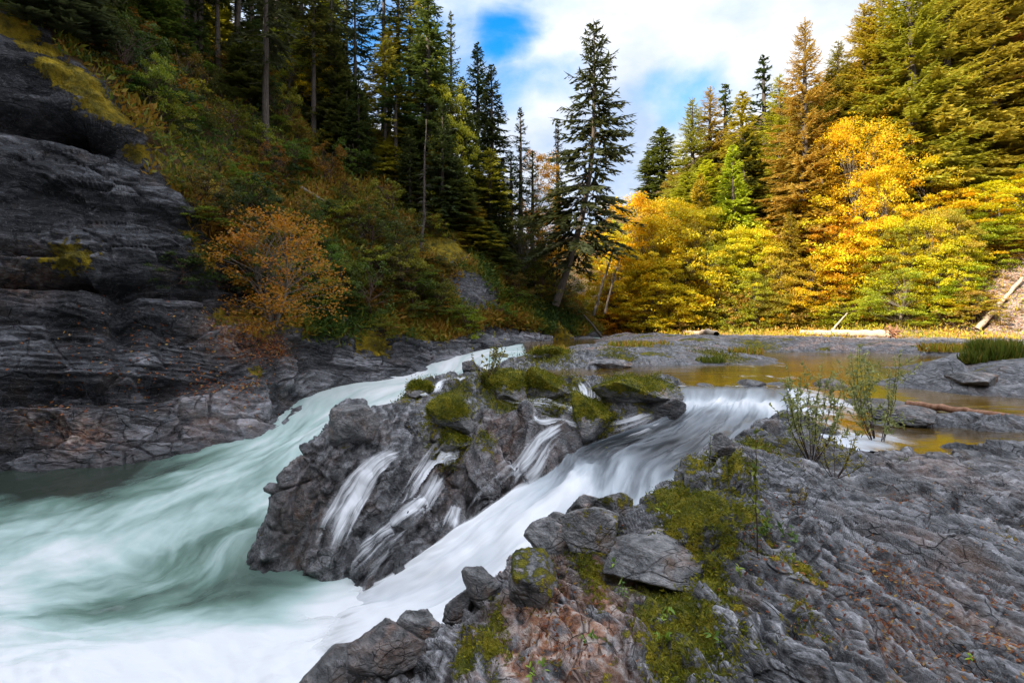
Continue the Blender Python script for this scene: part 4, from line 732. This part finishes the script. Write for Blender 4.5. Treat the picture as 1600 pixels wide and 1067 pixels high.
tag(mb.build('cliff_leaves', M_LITTER), 'red brown leaves fallen on the cliff below the large orange bush', 'leaf litter', kind='stuff')

# ------------------------------------------------------------------ water
# gorge: px, py, z, distance along, distance across, foam
W_ = [(960,533,-.02,0,3,.6),(940,545,-.05,0,7,.7),(1000,540,-.1,-4,6,.5),(850,538,-.1,4,3,.75),(850,548,-.12,4,7,.7),(760,545,-.3,9,3,.8),(760,556,-.35,9,7,.8),(700,578,-1.1,16,3,.9),(720,590,-1.2,16,7,.8),
 (600,600,-1.6,22,2,.8),(600,640,-1.8,22,7,.85),(500,620,-1.95,27,1,.75),(520,670,-2.2,26,8,.72),(440,680,-2.5,32,1,.62),(460,740,-2.6,32,8,.6),(400,705,-2.72,35,2,.6),(420,790,-2.8,36,9,.62),
 (250,728,-2.92,42,-1,.12),(290,745,-2.9,41,2,.5),(300,770,-2.87,41,5,.62),(350,830,-2.95,41,9,.45),(0,755,-3,54,-3,-.1),(100,765,-3,50,-1,-.1),(0,800,-3,56,0,.42),(150,800,-2.96,49,3,.5),(0,860,-3,57,4,.62),(200,840,-2.97,47,6,.75),
 (250,890,-3,48,8,.42),(100,920,-3,55,8,.66),(380,870,-3,44,12,.4),(450,920,-3,45,13,.34),(350,940,-3,48,13,.25),(250,950,-3,51,12,.42),(150,960,-3,54,11,.45),(0,980,-3,60,12,.75),(400,1000,-3,49,15,.95),(200,1030,-3,56,16,1.),(0,1060,-3,64,17,1.15),(500,985,-2.95,46,15,1.1),(560,1000,-2.95,44,17,1.15),(420,1067,-2.95,50,18,1.2),(300,1000,-3,52,15,1.),(540,940,-2.95,44,14,1.),(100,1067,-3,60,18,1.15),(480,950,-2.95,45,14,.85),
 (480,890,-3,43,12,.45),(430,900,-3,44,12.5,.3)]
wp = np.array([at(a[0], a[1], a[2]) for a in W_]); wr = RBF(pol(wp), np.array([[a[2], a[3], a[4], a[5]] for a in W_]), .04)
nt1, nr1 = 420, 520; tt = np.linspace(R(-66), R(14), nt1); lr1 = np.linspace(math.log(3.), math.log(52), nr1); A, B = np.meshgrid(tt, lr1, indexing='ij')
Ev = wr(np.stack([A.ravel(), B.ravel()], 1)); rr1 = np.exp(B.ravel()); X = np.sin(A.ravel())*rr1; Y_ = np.cos(A.ravel())*rr1
zz = np.clip(Ev[:, 0], -3.02, .0); fl = np.stack([Ev[:, 1], Ev[:, 2], 0*zz], 1)
zz = zz+.10*fbm(fl*np.array([.22, .9, 1])+3, 4)*smoothstep(3, 10, rr1)+.07*fbm(fl*np.array([.5, .5, 1])+30, 3)
zz = zz+.28*np.exp(-(((X+5.6)/.9)**2+((Y_-11.9)/.7)**2))    # water heaped against the tip of the central rock
gw = mesh_np('gorge_water', np.stack([X, Y_, zz], 1), grid_faces(nt1, nr1), M_LOWER, attrs={'flow': fl, 'foam': np.clip(Ev[:, 3], -.2, 1.2)}); tag(gw, kind='structure')
# upper river: level sheet, left out where the falls take over
nx = 420; tt = np.linspace(R(-2), R(60), nx); lr2 = np.linspace(math.log(6.5), math.log(56), 300); A, B = np.meshgrid(tt, lr2, indexing='ij'); rr2 = np.exp(B); X = np.sin(A)*rr2; Y_ = np.cos(A)*rr2
pxs = 800+FPX*X/Y_; lipY = np.interp(X, [1.2, 3, 4.4, 7.0, 7.05], [15.2, 14.9, 14.75, 14.55, 6.0]); edgeX = np.interp(Y_, [6, 8, 10, 12, 14.55], [3.6, 4.4, 5.0, 5.9, 7.0])
keep = ((Y_ > lipY-.0) | (X > edgeX)) & (X > .7) & ~((Y_ < 7.6) & (X < 5.2))
foam = .75*np.exp(-((X-edgeX)/1.1)**2)*(Y_ < 14.6)+.55*np.exp(-((Y_-lipY)/.5)**2)*(X < 7.2)*(X > 4.)+.5*np.exp(-(((X-7.5)/1.5)**2+((Y_-17)/.9)**2))+.45*np.exp(-(((X-7.0)/1.)**2+((Y_-11)/2)**2))+.4*np.exp(-(((X-9)/2.5)**2+((Y_-21)/1.)**2))+.45*np.exp(-(((X-5.2)/.7)**2+((Y_-8.3)/.5)**2))
V_, F_, at_ = compact(np.stack([X, Y_, 0*X+.004*fbm(np.stack([X, Y_*2, 0*X], -1).reshape(-1, 3)*.8, 3).reshape(X.shape)], -1).reshape(-1, 3), grid_faces(nx, 300, keep), {'foam': foam.ravel()})
tag(mesh_np('river_water', V_, F_, M_POOL, attrs=at_), kind='structure')
SG = np.array([[np.asarray(p, float) for p in s[:3]] for s in ST]); su = np.linspace(0, len(ST)-1, 360); sv = np.linspace(0, 2, 160)
FG = catmull(SG, su); FG = catmull(FG.transpose(1, 0, 2), sv).transpose(1, 0, 2)
al = np.concatenate([[0], np.cumsum(np.linalg.norm(np.diff(FG[:, 80], axis=0), axis=1))]); ac = np.linspace(0, 4.5, 160)
AL, AC = np.meshgrid(al, ac, indexing='ij'); FL = np.stack([AL, AC+.35*np.sin(AL*.5), 0*AL], -1).reshape(-1, 3)
SU, SV = np.meshgrid(su, sv, indexing='ij'); fn = grid_normals(FG); fn[fn[..., 2] < 0] *= -1
disp = (.40*fbm(FL*np.array([.28, .8, 1]), 4)+.09*fbm(FL*np.array([.8, 2.2, 1])+9, 3))*smoothstep(.5, 3, SU.ravel())*smoothstep(10.9, 9, SU.ravel())
FD = FG.reshape(-1, 3)+fn.reshape(-1, 3)*disp[:, None]
foam = np.interp(SU.ravel(), range(len(ST)), [s[3] for s in ST])-.13*smoothstep(6.5, 4, SU.ravel())+.9*disp
foam += .35*np.exp(-(((SU-2.4)/.5)**2)).ravel()-.35*np.exp(-(((SU-4.2)/.9)**2+((SV-.9)/.5)**2)).ravel()-.3*np.exp(-(((SU-5.2)/.8)**2+((SV-.15)/.3)**2)).ravel()
cover = 1.9*smoothstep(0, .16, SV)*smoothstep(0, .6, SU)*smoothstep(len(ST)-1, len(ST)-4.2, SU)
tag(mesh_np('waterfall', FD, grid_faces(360, 160), M_FALL, attrs={'flow': FL, 'foam': foam, 'cover': cover.ravel()}), kind='structure')
# thin veils running down the central rock
TSm = TN.copy()
for _ in range(10): TSm[1:-1, 1:-1] = (TSm[1:-1, 1:-1]*2+TSm[:-2, 1:-1]+TSm[2:, 1:-1]+TSm[1:-1, :-2]+TSm[1:-1, 2:])/6
tsn = grid_normals(TSm); tsn[tsn[..., 2] < 0] *= -1
TSm = TSm.reshape(-1, 3)+tsn.reshape(-1, 3)*.075
def veil(path, w0, w1, cov=1., lift=0.):
    H_ = [ray(px, py, bvh_t) for px, py in path]; H_ = np.array([h for h in H_ if h is not None]); n = 120; t_ = np.linspace(0, len(H_)-1, n); c = catmull(H_, t_)
    lo, hi = c.min(0)-1.2, c.max(0)+1.2; ii = np.where(((TSm > lo) & (TSm < hi)).all(1))[0]; q = TSm[ii]
    d2 = ((q[:, None]-c[None])**2).sum(-1); j = d2.argmin(1); tg = unit(np.gradient(c, axis=0)); sd_ = unit(np.cross(tg, np.array([0, -.8, .6])))
    ac_ = ((q-c[j])*sd_[j]).sum(1); al_ = np.r_[0, np.cumsum(np.linalg.norm(np.diff(c, axis=0), axis=1))]; f_ = j/(n-1.); hw = .5*(w0+(w1-w0)*f_)*1.25; ex = np.sqrt(d2.min(1))
    cv = .86*cov*np.clip(1-(ex/hw)**2, -1, 1)*smoothstep(0, .14, f_)*smoothstep(1.0, .6, f_); ok = np.full(len(TSm), False); ok[ii] = ex < hw*1.15
    fl_ = np.zeros((len(TSm), 3)); fl_[ii, 0] = al_[j]; fl_[ii, 1] = ac_/(.55+.45*hw/hw.min())+path[0][0]*.1; cc = np.zeros(len(TSm)); cc[ii] = cv
    F = TF[ok[TF].all(1)]
    if len(F) < 10: return
    V_, F_, at_ = compact(TSm, F, {'flow': fl_, 'foam': np.full(len(TSm), .9), 'cover': cc}); tag(mesh_np('waterfall', V_, F_, M_VEIL, attrs=at_), kind='structure')
for a in [([(632,708),(600,722),(572,750),(545,795),(520,845),(500,900)],.35,.95,1.),([(722,708),(695,715),(672,745),(650,785),(628,830)],.5,.8,1.),([(690,740),(660,790),(615,835),(575,870),(550,905)],.3,.85,.95),([(880,668),(850,690),(828,720),(805,745),(770,775)],.25,.8,1.),([(805,640),(835,655),(870,660),(900,668),(925,690)],.14,.3,.9),([(905,600),(912,622),(900,640),(870,640)],.5,.7,.9),([(735,592),(690,600),(655,612),(625,622)],.3,.3,.9),([(715,790),(708,812),(700,835)],.3,.5,.9),([(640,770),(655,810),(640,850)],.2,.5,.8),([(1065,655),(1000,665),(940,680)],.25,.7,.9),([(770,600),(790,625),(845,632),(880,640)],.5,.6,.7)]: veil(*a)

# ------------------------------------------------------------------ boulders
def boulder(loc, size, seed, label, moss_=0., wet_=0., och_=0., rz=0., group=None, flat=.3):
    r = np.random.RandomState(seed); n = 56
    # rounded cube sphere cut by random planes: facetted river rock
    u = np.linspace(0, 2*np.pi, n*2, endpoint=False); v = np.linspace(0, np.pi, n); Ug, Vg = np.meshgrid(u, v, indexing='ij')
    S = np.stack([np.cos(Ug)*np.sin(Vg), np.sin(Ug)*np.sin(Vg), np.cos(Vg)], -1).reshape(-1, 3)
    rad = np.full(len(S), 1.3)
    for _ in range(15):
        d_ = unit(r.normal(size=3)); h_ = r.uniform(.58, 1.02); ca = S@d_; rad = np.minimum(rad, np.where(ca > .15, h_/np.maximum(ca, .15), 9.))
    Pb = S*rad[:, None]; q = Pb*1.3+seed*3.1
    Pb = Pb*(1.12+.09*fbm(q, 4)+.05*fbm(q*3, 4, .6, True))[:, None]+.03*S*(saw(Pb@np.array([.5, .3, 1.])*4+fbm(q, 2))-.5)[:, None]
    Pb = Pb*np.array(size)*.5; c_, s_ = math.cos(rz), math.sin(rz); Pb = np.stack([Pb[:, 0]*c_-Pb[:, 1]*s_, Pb[:, 0]*s_+Pb[:, 1]*c_, Pb[:, 2]], 1)
    nb = unit(S); i = np.arange(2*n*n).reshape(2*n, n); j = np.roll(i, -1, 0); F = np.stack([i[:, :-1], i[:, 1:], j[:, 1:], j[:, :-1]], -1).reshape(-1, 4)
    ms = moss_*smoothstep(-.3, .6, nb[:, 2]+.5*fbm(q*1.5+5, 3))
    o = mesh_np('boulder', Pb, F, M_BOULD, attrs={'moss': ms, 'wet': np.clip(wet_+.8*smoothstep(-.15, -.75, nb[:, 2]+.2*fbm(q, 2)), 0, 1), 'ochre': np.clip(och_+.6*smoothstep(.1, .5, fbm(q*.9+3, 3)), 0, 1), 'band': .6*fbm(q*1.3+9, 3)}); o.location = loc
    tag(o, label, 'boulder', group)
    if moss_ > .6:
        k_ = 3500; ii = r.choice(len(Pb), k_, p=(ms*np.sin(Vg.ravel()))/(ms*np.sin(Vg.ravel())).sum()); c = Pb[ii]+r.normal(0, .012, (k_, 3)); a = unit(nb[ii]+r.normal(0, .6, (k_, 3))); b = unit(np.cross(a, r.normal(size=(k_, 3))))
        sz = r.uniform(.5, 1.3, k_)*(.01+.0016*loc[1]); m2 = MB(); m2.cards(c+a*sz[:, None]*.6, a*sz[:, None], b*(sz*.3)[:, None], np.clip(.5+.5*fbm(c*4, 3)+r.normal(0, .2, k_), 0, 1)); m2.build('moss_cover', M_MOSSB, o)
    return o
def bpx(px, py, wpx, hpx, seed, label, depth=1., sink=.25, **kw_):
    h = ray(px, py+hpx*.45, bvh_t); s = h.y/FPX; sz = (wpx*s, wpx*s*depth, hpx*s*1.1)
    return boulder((h.x, h.y+sz[1]*.3, CH-(py-HOR)*s*1.0-0.02-.1*hpx*s), sz, seed, label, **kw_)
for a in [(755,915,56,60,1,'dark upright boulder, taller of the pair at the edge of the falls',.8,.25,dict(wet_=.25)),(716,948,40,52,2,'small dark pointed boulder, left of the pair at the edge of the falls',.8,.25,dict(wet_=.35)),
          (590,1022,120,70,3,'rounded wet brown boulder at the bottom edge beside the white water',.9,.25,dict(wet_=.7,och_=.3)),(520,1055,110,50,4,'low wet dark boulder at the bottom edge, nearest the lower left',.9,.25,dict(wet_=.7)),
          (655,990,62,48,5,'grey pointed boulder between the wet brown boulder and the dark pair',.9,.25,dict(wet_=.1)),(1030,885,172,50,6,'big smooth grey boulder below the mossy mound',.9,.25,dict()),
          (835,905,85,62,7,'blocky boulder with a dark moss patch above the white water',.9,.25,dict(moss_=.55)),(930,838,90,52,8,'grey boulder with dark moss under its left side',.9,.25,dict(moss_=.3)),(865,845,66,46,9,'grey flat topped boulder beside the blocky mossy one',.9,.25,dict()),
          (880,812,34,30,10,'small round boulder on top of the flat topped one',.9,.25,dict(wet_=.3)),(915,790,50,36,11,'dark angular boulder against the falls, left one',.9,.25,dict(wet_=.4)),(965,788,70,40,12,'dark angular boulder with a mossy top against the falls',.9,.25,dict(moss_=.5,wet_=.3)),
          (930,653,72,66,13,'round bright moss covered boulder standing in the upper cascade',1.,.25,dict(moss_=1.)),(788,606,70,42,14,'mossy boulder left one of two at the head of the central rock',1.,.25,dict(moss_=1.)),(848,604,76,46,15,'mossy boulder right one of two at the head of the central rock',1.,.25,dict(moss_=1.)),
          (700,648,66,44,16,'yellow mossy boulder on the middle of the central rock',1.,.25,dict(moss_=1.)),(655,607,40,24,17,'small mossy boulder on the far rim of the central rock',1.,.25,dict(moss_=1.)),(708,688,46,30,18,'small mossy boulder above the twin thin waterfalls',1.,.25,dict(moss_=.9)),
          (1000,612,110,44,19,'long moss striped boulder right of the upper cascade',1.,.25,dict(moss_=.8)),(1040,630,66,36,20,'wet dark boulder at the side of the wide cascade',1.,.25,dict(wet_=.6)),(545,660,60,70,21,'dark pointed rock at the left tip of the central outcrop',1.,.25,dict(wet_=.3)),
          (462,800,62,70,22,'glossy black and brown boulder at the foot of the central outcrop',.9,.25,dict(wet_=1.,och_=.35)),(960,572,60,14,23,'low flat rock in the upper pool',1.,.25,dict()),(1180,603,44,16,24,'dark rock under the lip of the wide cascade',1.,.25,dict(wet_=.8)),
          (1310,606,60,20,25,'brown rock in the shallows behind the willow bushes',1.,.25,dict(wet_=.5,och_=.4)),(1128,700,32,34,26,'dark stone at the edge of the cascade beside the thin sapling',1.,.25,dict(wet_=.2)),(990,762,60,30,27,'low dark stone at the rim of the near shelf',1.,.25,dict(wet_=.4)),(1420,648,80,22,28,'flat dark rock at the left end of the stripped pole',1.,.25,dict(wet_=.3)),
          (1530,590,60,22,29,'rough dark rock below the green reeds',1.,.25,dict()),(780,562,46,14,30,'small rock at the head of the left rapids',1.,.25,dict(moss_=.5)),(860,552,70,16,31,'brown weedy rock between the left rapids and the pool',1.,.25,dict(moss_=.8)),(1100,607,34,12,33,'small dark rock at the lip of the wide cascade, left one of three',1.,.25,dict(wet_=.8)),(1150,605,26,10,34,'small dark rock at the lip of the wide cascade, middle one of three',1.,.25,dict(wet_=.8)),(1222,606,40,14,35,'small dark rock at the lip of the wide cascade, right one of three',1.,.25,dict(wet_=.7)),(735,572,30,20,32,'small dark rock at the bend of the left rapids',1.,.25,dict())]:
    bpx(*a[:8], **a[8])

# ------------------------------------------------------------------ logs and poles
def log(name, p0, p1, r0, r1, m_, label, bend=.02, roots=0, seed=0):
    r = np.random.RandomState(seed); p0 = np.array(p0, float); p1 = np.array(p1, float); t_ = np.linspace(0, 1, 16)[:, None]; Ln_ = np.linalg.norm(p1-p0)
    pts = p0+(p1-p0)*t_+np.array([0, 0, 1.])*np.sin(t_*3.1)*bend*Ln_+r.normal(0, .004*Ln_, (16, 3)); e = empty(name, p0, label, 'log'); mb = MB(); mb.tube(pts-p0, np.linspace(r0, r1, 16)*(1+r.normal(0, .05, 16)), 12); mb.build('trunk', m_, e, True)
    if roots:
        mb = MB(); d_ = unit(p0-p1)
        for i in range(roots):
            a = unit(r.normal(size=3)+d_*.6); l = r.uniform(.4, 1.1)*r0*2.6; mb.tube([np.zeros(3), a*l*.5+r.normal(0, .09, 3), a*l+r.normal(0, .12, 3)], [r0*.35, r0*.14, .015], 6)
        mb.build('root_plate', M_RED, e, True)
    return e
def gp(px, py, dz=0): h = ray(px, py, bvh_t); return np.array([h.x, h.y, h.z+dz])
def yy(px, py, Y): return at(px, py, Y=Y)
log('fallen_log', gp(1394,529,.35), gp(1252,526,.3), .26, .18, M_PALE, 'pale driftwood log lying along the foot of the sunlit bank', .0, 60, 1)
log('fallen_log', gp(1120,526,.25), gp(1068,524,.25), .2, .12, M_PALE, 'short pale log at the left end of the sunlit bank', .0, 0, 2)
log('fallen_log', gp(1526,522,.3), gp(1597,445,.5), .2, .12, M_PALE, 'bleached trunk leaning up the bare slope at the right edge', .0, 0, 3)
log('fallen_log', gp(1418,634,.05), at(1605,655,.12), .07, .05, M_RED, 'slender reddish stripped pole lying on the flat rock bar', .0, 0, 4)
for i, (a, b, c, d_, lb) in enumerate([(470,300,520,330,'fallen mossy log lying across the shaded slope under the crest wood'),(560,380,600,352,'dead fallen log on the slope left of the bare snag'),(180,60,250,95,'dark fallen log on the slope over the rock slab')]):
    try: log('fallen_log', np.array(ray(a, b, bvh_l))+[0,0,.25], np.array(ray(c, d_, bvh_l))+[0,0,.3], .16, .09, M_GREY, lb, .0, 0, 20+i)
    except TypeError: pass
log('fallen_branch', gp(1296,526,.2), gp(1296,526,.2)+np.array([1.6,.4,1.6]), .09, .04, M_PALE, 'thin pale branch propped behind the driftwood log', .02, 0, 5)
log('fallen_branch', yy(940,527,46), yy(912,492,46), .12, .06, M_BARK, 'dark leaning branch over the head of the left rapids', .02, 0, 6)
for i, (a, b, c, d_, r0) in enumerate([(928,492,958,392,.13),(945,490,968,405,.10)]):
    log('leaning_trunk', yy(a, b, 45), yy(c, d_, 46), r0, r0*.4, M_BARK, ['thin bare trunk leaning right beside the big conifer, left of two', 'thin bare trunk leaning right beside the big conifer, right of two'][i], .03, 0, 8+i)['category'] = 'trunk'
for i, (px, py, top, lb) in enumerate([(655,400,180,'broken bare snag with stubs in front of the shaded slope'),(870,455,190,'bare grey pole trunk behind the leaning conifer')]):
    h = ray(px, py, bvh_l); e = empty('dead_tree', tuple(h), lb, 'dead tree'); r = np.random.RandomState(i); mb = MB(); Hh = (py-top)/FPX*h.y; zs = np.linspace(0, 1, 14); pts = np.stack([np.cumsum(r.normal(0, .05, 14)), 0*zs, zs*Hh-.3], 1); mb.tube(pts, np.linspace(.13, .03, 14), 7); mb.build('trunk', M_BARK, e, True); mb = MB()
    for _ in range(80):
        j = r.uniform(.2, .98); p = np.array([np.interp(j, zs, pts[:, 0]), 0, j*Hh-.3]); a = unit(np.array([r.normal(), r.normal(), -.25])); l = r.uniform(.3, 1.3)*(1.1-j); mb.tube([p, p+a*l*.5+[0, 0, .05], p+a*l], [.03, .018, .006], 3)
    mb.build('branches', M_BARK, e, True)

# ------------------------------------------------------------------ willows, saplings and seedlings on the near rock
def leaf_shape(mb, base, d_, nrm_, L_, Wd, tint):    # bent pointed leaf of four quads
    s_ = unit(np.cross(d_, nrm_)); n2 = np.cross(s_, d_); V = []
    for t_, w_, dr in ((0, .05, 0), (.3, 1, .03), (.65, .8, -.03), (1, .03, -.16)):
        c = base+d_*L_*t_+n2*L_*dr; V += [c-s_*Wd*w_*.5+n2*Wd*.14*w_, c, c+s_*Wd*w_*.5+n2*Wd*.14*w_]
    F = [[3*i+j, 3*i+j+1, 3*i+j+4, 3*i+j+3] for i in range(3) for j in (0, 1)]; mb.add(V, F, None, tint)
def bush(name, loc, H, spread, nst, seed, label, cat, col, leafL=.05, leafW=.016, dens=1., tw=4, thick=.006, stem_m=None):
    r = np.random.RandomState(seed); e = empty(name, loc, label, cat); sb = MB(); lb = MB()
    for i in range(nst):
        a = r.uniform(0, 6.28); hh = H*r.uniform(.6, 1.0); tip = np.array([math.cos(a)*spread*r.uniform(.2, 1), math.sin(a)*spread*r.uniform(.2, 1), hh]); b0 = np.array([math.cos(a), math.sin(a), 0])*spread*.08*r.rand()
        if nst == 1: b0 *= 0
        t_ = np.linspace(0, 1, 9)[:, None]; bow = np.array([math.cos(a), math.sin(a), 0])*spread*.15; pts = b0+(tip-b0)*t_+bow*np.sin(t_*3.1)+r.normal(0, .008*H, (9, 3))*t_; sb.tube(pts, np.linspace(thick*H**.5, thick*.25, 9), 5)
        chains = [pts[2:]]
        for q in range(r.randint(tw-1, tw+2) if tw > 0 else 0):
            j = r.randint(2, 8); p = pts[j]; d_ = unit(np.array([r.normal(), r.normal(), .9+.6*r.rand()])); l = H*r.uniform(.15, .36); tp = np.array([p, p+d_*l*.5+r.normal(0, .01, 3), p+d_*l]); sb.tube(tp, [thick*.45, thick*.3, thick*.15], 4); chains.append(catmull(tp, np.linspace(0, 2, 7)))
        for ch in chains:
            L_ = np.linalg.norm(ch[-1]-ch[0]); nl = int(L_/leafL*1.5*dens)+2
            for m_ in range(nl):
                t0 = r.uniform(.15, 1)*(len(ch)-1); p = catmull(np.array(ch), np.array([t0]))[0]; tg = unit(ch[-1]-ch[0]); d_ = unit(tg*.55+r.normal(0, .75, 3)); leaf_shape(lb, p, d_, unit(np.array([0, 0, 1.])+r.normal(0, .5, 3)), leafL*r.uniform(.5, 1.2), leafW*r.uniform(.7, 1.2), r.rand())
    sb.build('stems', stem_m or M_TWIG, e, True); o = lb.build('leaves', M_LEAF, e, True); o.color = (*col, 1); return e
def g2(px, py): h = ray(px, py, bvh_t); return (h.x, h.y, h.z-.02)
bush('willow_bush', g2(1268,722), 1.15, .5, 14, 1, 'left of two grey green willow bushes standing in the shallow water', 'bush', (.30,.33,.13), dens=2.6, leafL=.075, leafW=.022)
bush('willow_bush', g2(1372,702), 1.55, .50, 12, 2, 'right and taller of two willow bushes standing in the shallow water', 'bush', (.30,.33,.13), dens=2.6, leafL=.075, leafW=.022)
bush('willow_bush', g2(1305,745), .5, .35, 8, 3, 'small yellowing willow at the foot of the left willow bush', 'bush', (.26,.24,.04), dens=1.2)
bush('sapling', g2(758,600), 1.25, .55, 8, 4, 'sparse sapling with pale leaves on the head of the central rock', 'sapling', (.24,.24,.05), leafL=.10, leafW=.05, dens=.9, thick=.01)
bush('sapling', g2(815,590), .8, .3, 5, 14, 'small grey leaved sapling right of the sparse one on the central rock', 'sapling', (.16,.18,.06), leafL=.07, leafW=.03, dens=.7)
bush('sapling', g2(1184,868), .95, .05, 1, 5, 'thin dark stemmed sapling rising from the mossy mound', 'sapling', (.16,.20,.03), leafL=.06, leafW=.028, dens=1.5, tw=1, thick=.006)
bush('sapling', g2(1122,680), .55, .12, 2, 6, 'bright green leafy sapling at the rim of the cascade', 'sapling', (.3,.42,.10), leafL=.085, leafW=.032, dens=1.6, tw=1)
bush('sapling', g2(1107,740), .48, .05, 1, 7, 'straight narrow sapling left of the thin dark stemmed one', 'sapling', (.14,.18,.05), leafL=.035, leafW=.014, dens=1.8, tw=0)
for i, (px, py, H_, sp, n_s, c, ll, lb) in enumerate([(1195,845,.2,.16,5,(.13,.20,.04),.06,'leafy seedling clump at the foot of the thin dark stemmed sapling'),(1235,850,.12,.1,3,(.14,.22,.06),.06,'small blue green seedling right of the leafy clump'),(1045,805,.12,.08,3,(.25,.32,.04),.045,'light green seedling at the left side of the mossy mound'),
    (968,905,.16,.06,3,(.22,.34,.06),.05,'green seedling below the grey boulder with dark moss'),(968,935,.14,.06,3,(.16,.26,.06),.05,'lower of two seedlings left of the big smooth boulder'),(1158,898,.09,.05,2,(.30,.42,.07),.05,'pale green seedling in the crack right of the big smooth boulder'),(1035,975,.12,.06,2,(.28,.40,.06),.05,'upper seedling in the bright moss at the bottom'),(1035,1008,.12,.08,3,(.28,.40,.06),.055,'lower seedling in the bright moss at the bottom'),
    (1130,1003,.06,.09,3,(.20,.32,.06),.055,'spreading seedling right of the bright moss'),(845,1052,.07,.08,4,(.26,.40,.06),.045,'green seedling on the ochre soil at the bottom edge'),(925,1003,.07,.08,3,(.16,.30,.05),.05,'small seedling on the ochre rock left of the bright moss'),(1523,1028,.04,.04,2,(.34,.5,.04),.04,'tiny bright green seedling alone on the bare slate at lower right'),
    (690,972,.1,.14,3,(.10,.22,.06),.06,'arching green frond over the white water beside the small pointed boulder'),(1240,880,.05,.06,2,(.26,.34,.08),.04,'tiny seedling at the edge of the dark moss hollow'),(1410,720,.1,.06,3,(.22,.28,.06),.04,'small weed at the edge of the little pool'),(1250,790,.14,.12,5,(.22,.17,.06),.05,'withered brown seedling on the slate above the dark hollow')]):
    bush('seedling', g2(px, py), H_, sp, n_s, 30+i, lb, 'seedling', c, leafL=ll, leafW=ll*.36, dens=2.2, tw=0, thick=.004)
# reeds and weeds
def tuft(name, loc, H, R_, n, seed, label, cat):
    r = np.random.RandomState(seed); a = r.uniform(0, 6.28, n); q = R_*np.sqrt(r.rand(n)); b = np.stack([np.cos(a)*q, np.sin(a)*q*.6, 0*q], 1); t_ = b+np.stack([r.normal(0, .16, n)*H, r.normal(0, .16, n)*H, H*r.uniform(.5, 1, n)], 1)
    s_ = unit(np.cross(t_-b, r.normal(size=(n, 3))))*.010*(1+loc[1]/12); m_ = (b+t_)/2+r.normal(0, .03, (n, 3)); V = np.stack([b-s_, b+s_, m_+s_*.8, m_-s_*.8, t_], 1).reshape(-1, 3); k_ = np.arange(n)*5
    mb = MB(); mb.add(V, np.stack([k_, k_+1, k_+2, k_+3], 1), np.stack([k_+3, k_+2, k_+4], 1), np.repeat(r.rand(n), 5)); o = mb.build(name, M_DRY if seed > 62 else M_GRASS); o.location = loc; return tag(o, label, cat)
for i, (px, py, H_, R_, n, lb) in enumerate([(1555,560,.75,.8,1500,'bright green reeds on the rough rock at the right edge'),(1522,566,.5,.4,500,'smaller tuft of green reeds left of the big one'),(1110,565,.3,.6,220,'grassy tuft on the end of the grey rock bar'),(1165,552,.4,.8,220,'brown green tuft between rock bar and upper pool'),(860,552,.4,.7,400,'brown weeds on the rock between the left rapids and the pool'),(1000,540,.35,1.6,260,'rusty weeds on the farthest left rock bar'),(1480,548,.5,1.3,600,'yellow tuft of grass behind the upper pool')]):
    h = ray(px, py, bvh_t); tuft('grass_tuft', (h.x, h.y, h.z-.03), H_, R_, n, 60+i, lb, 'grass tuft')
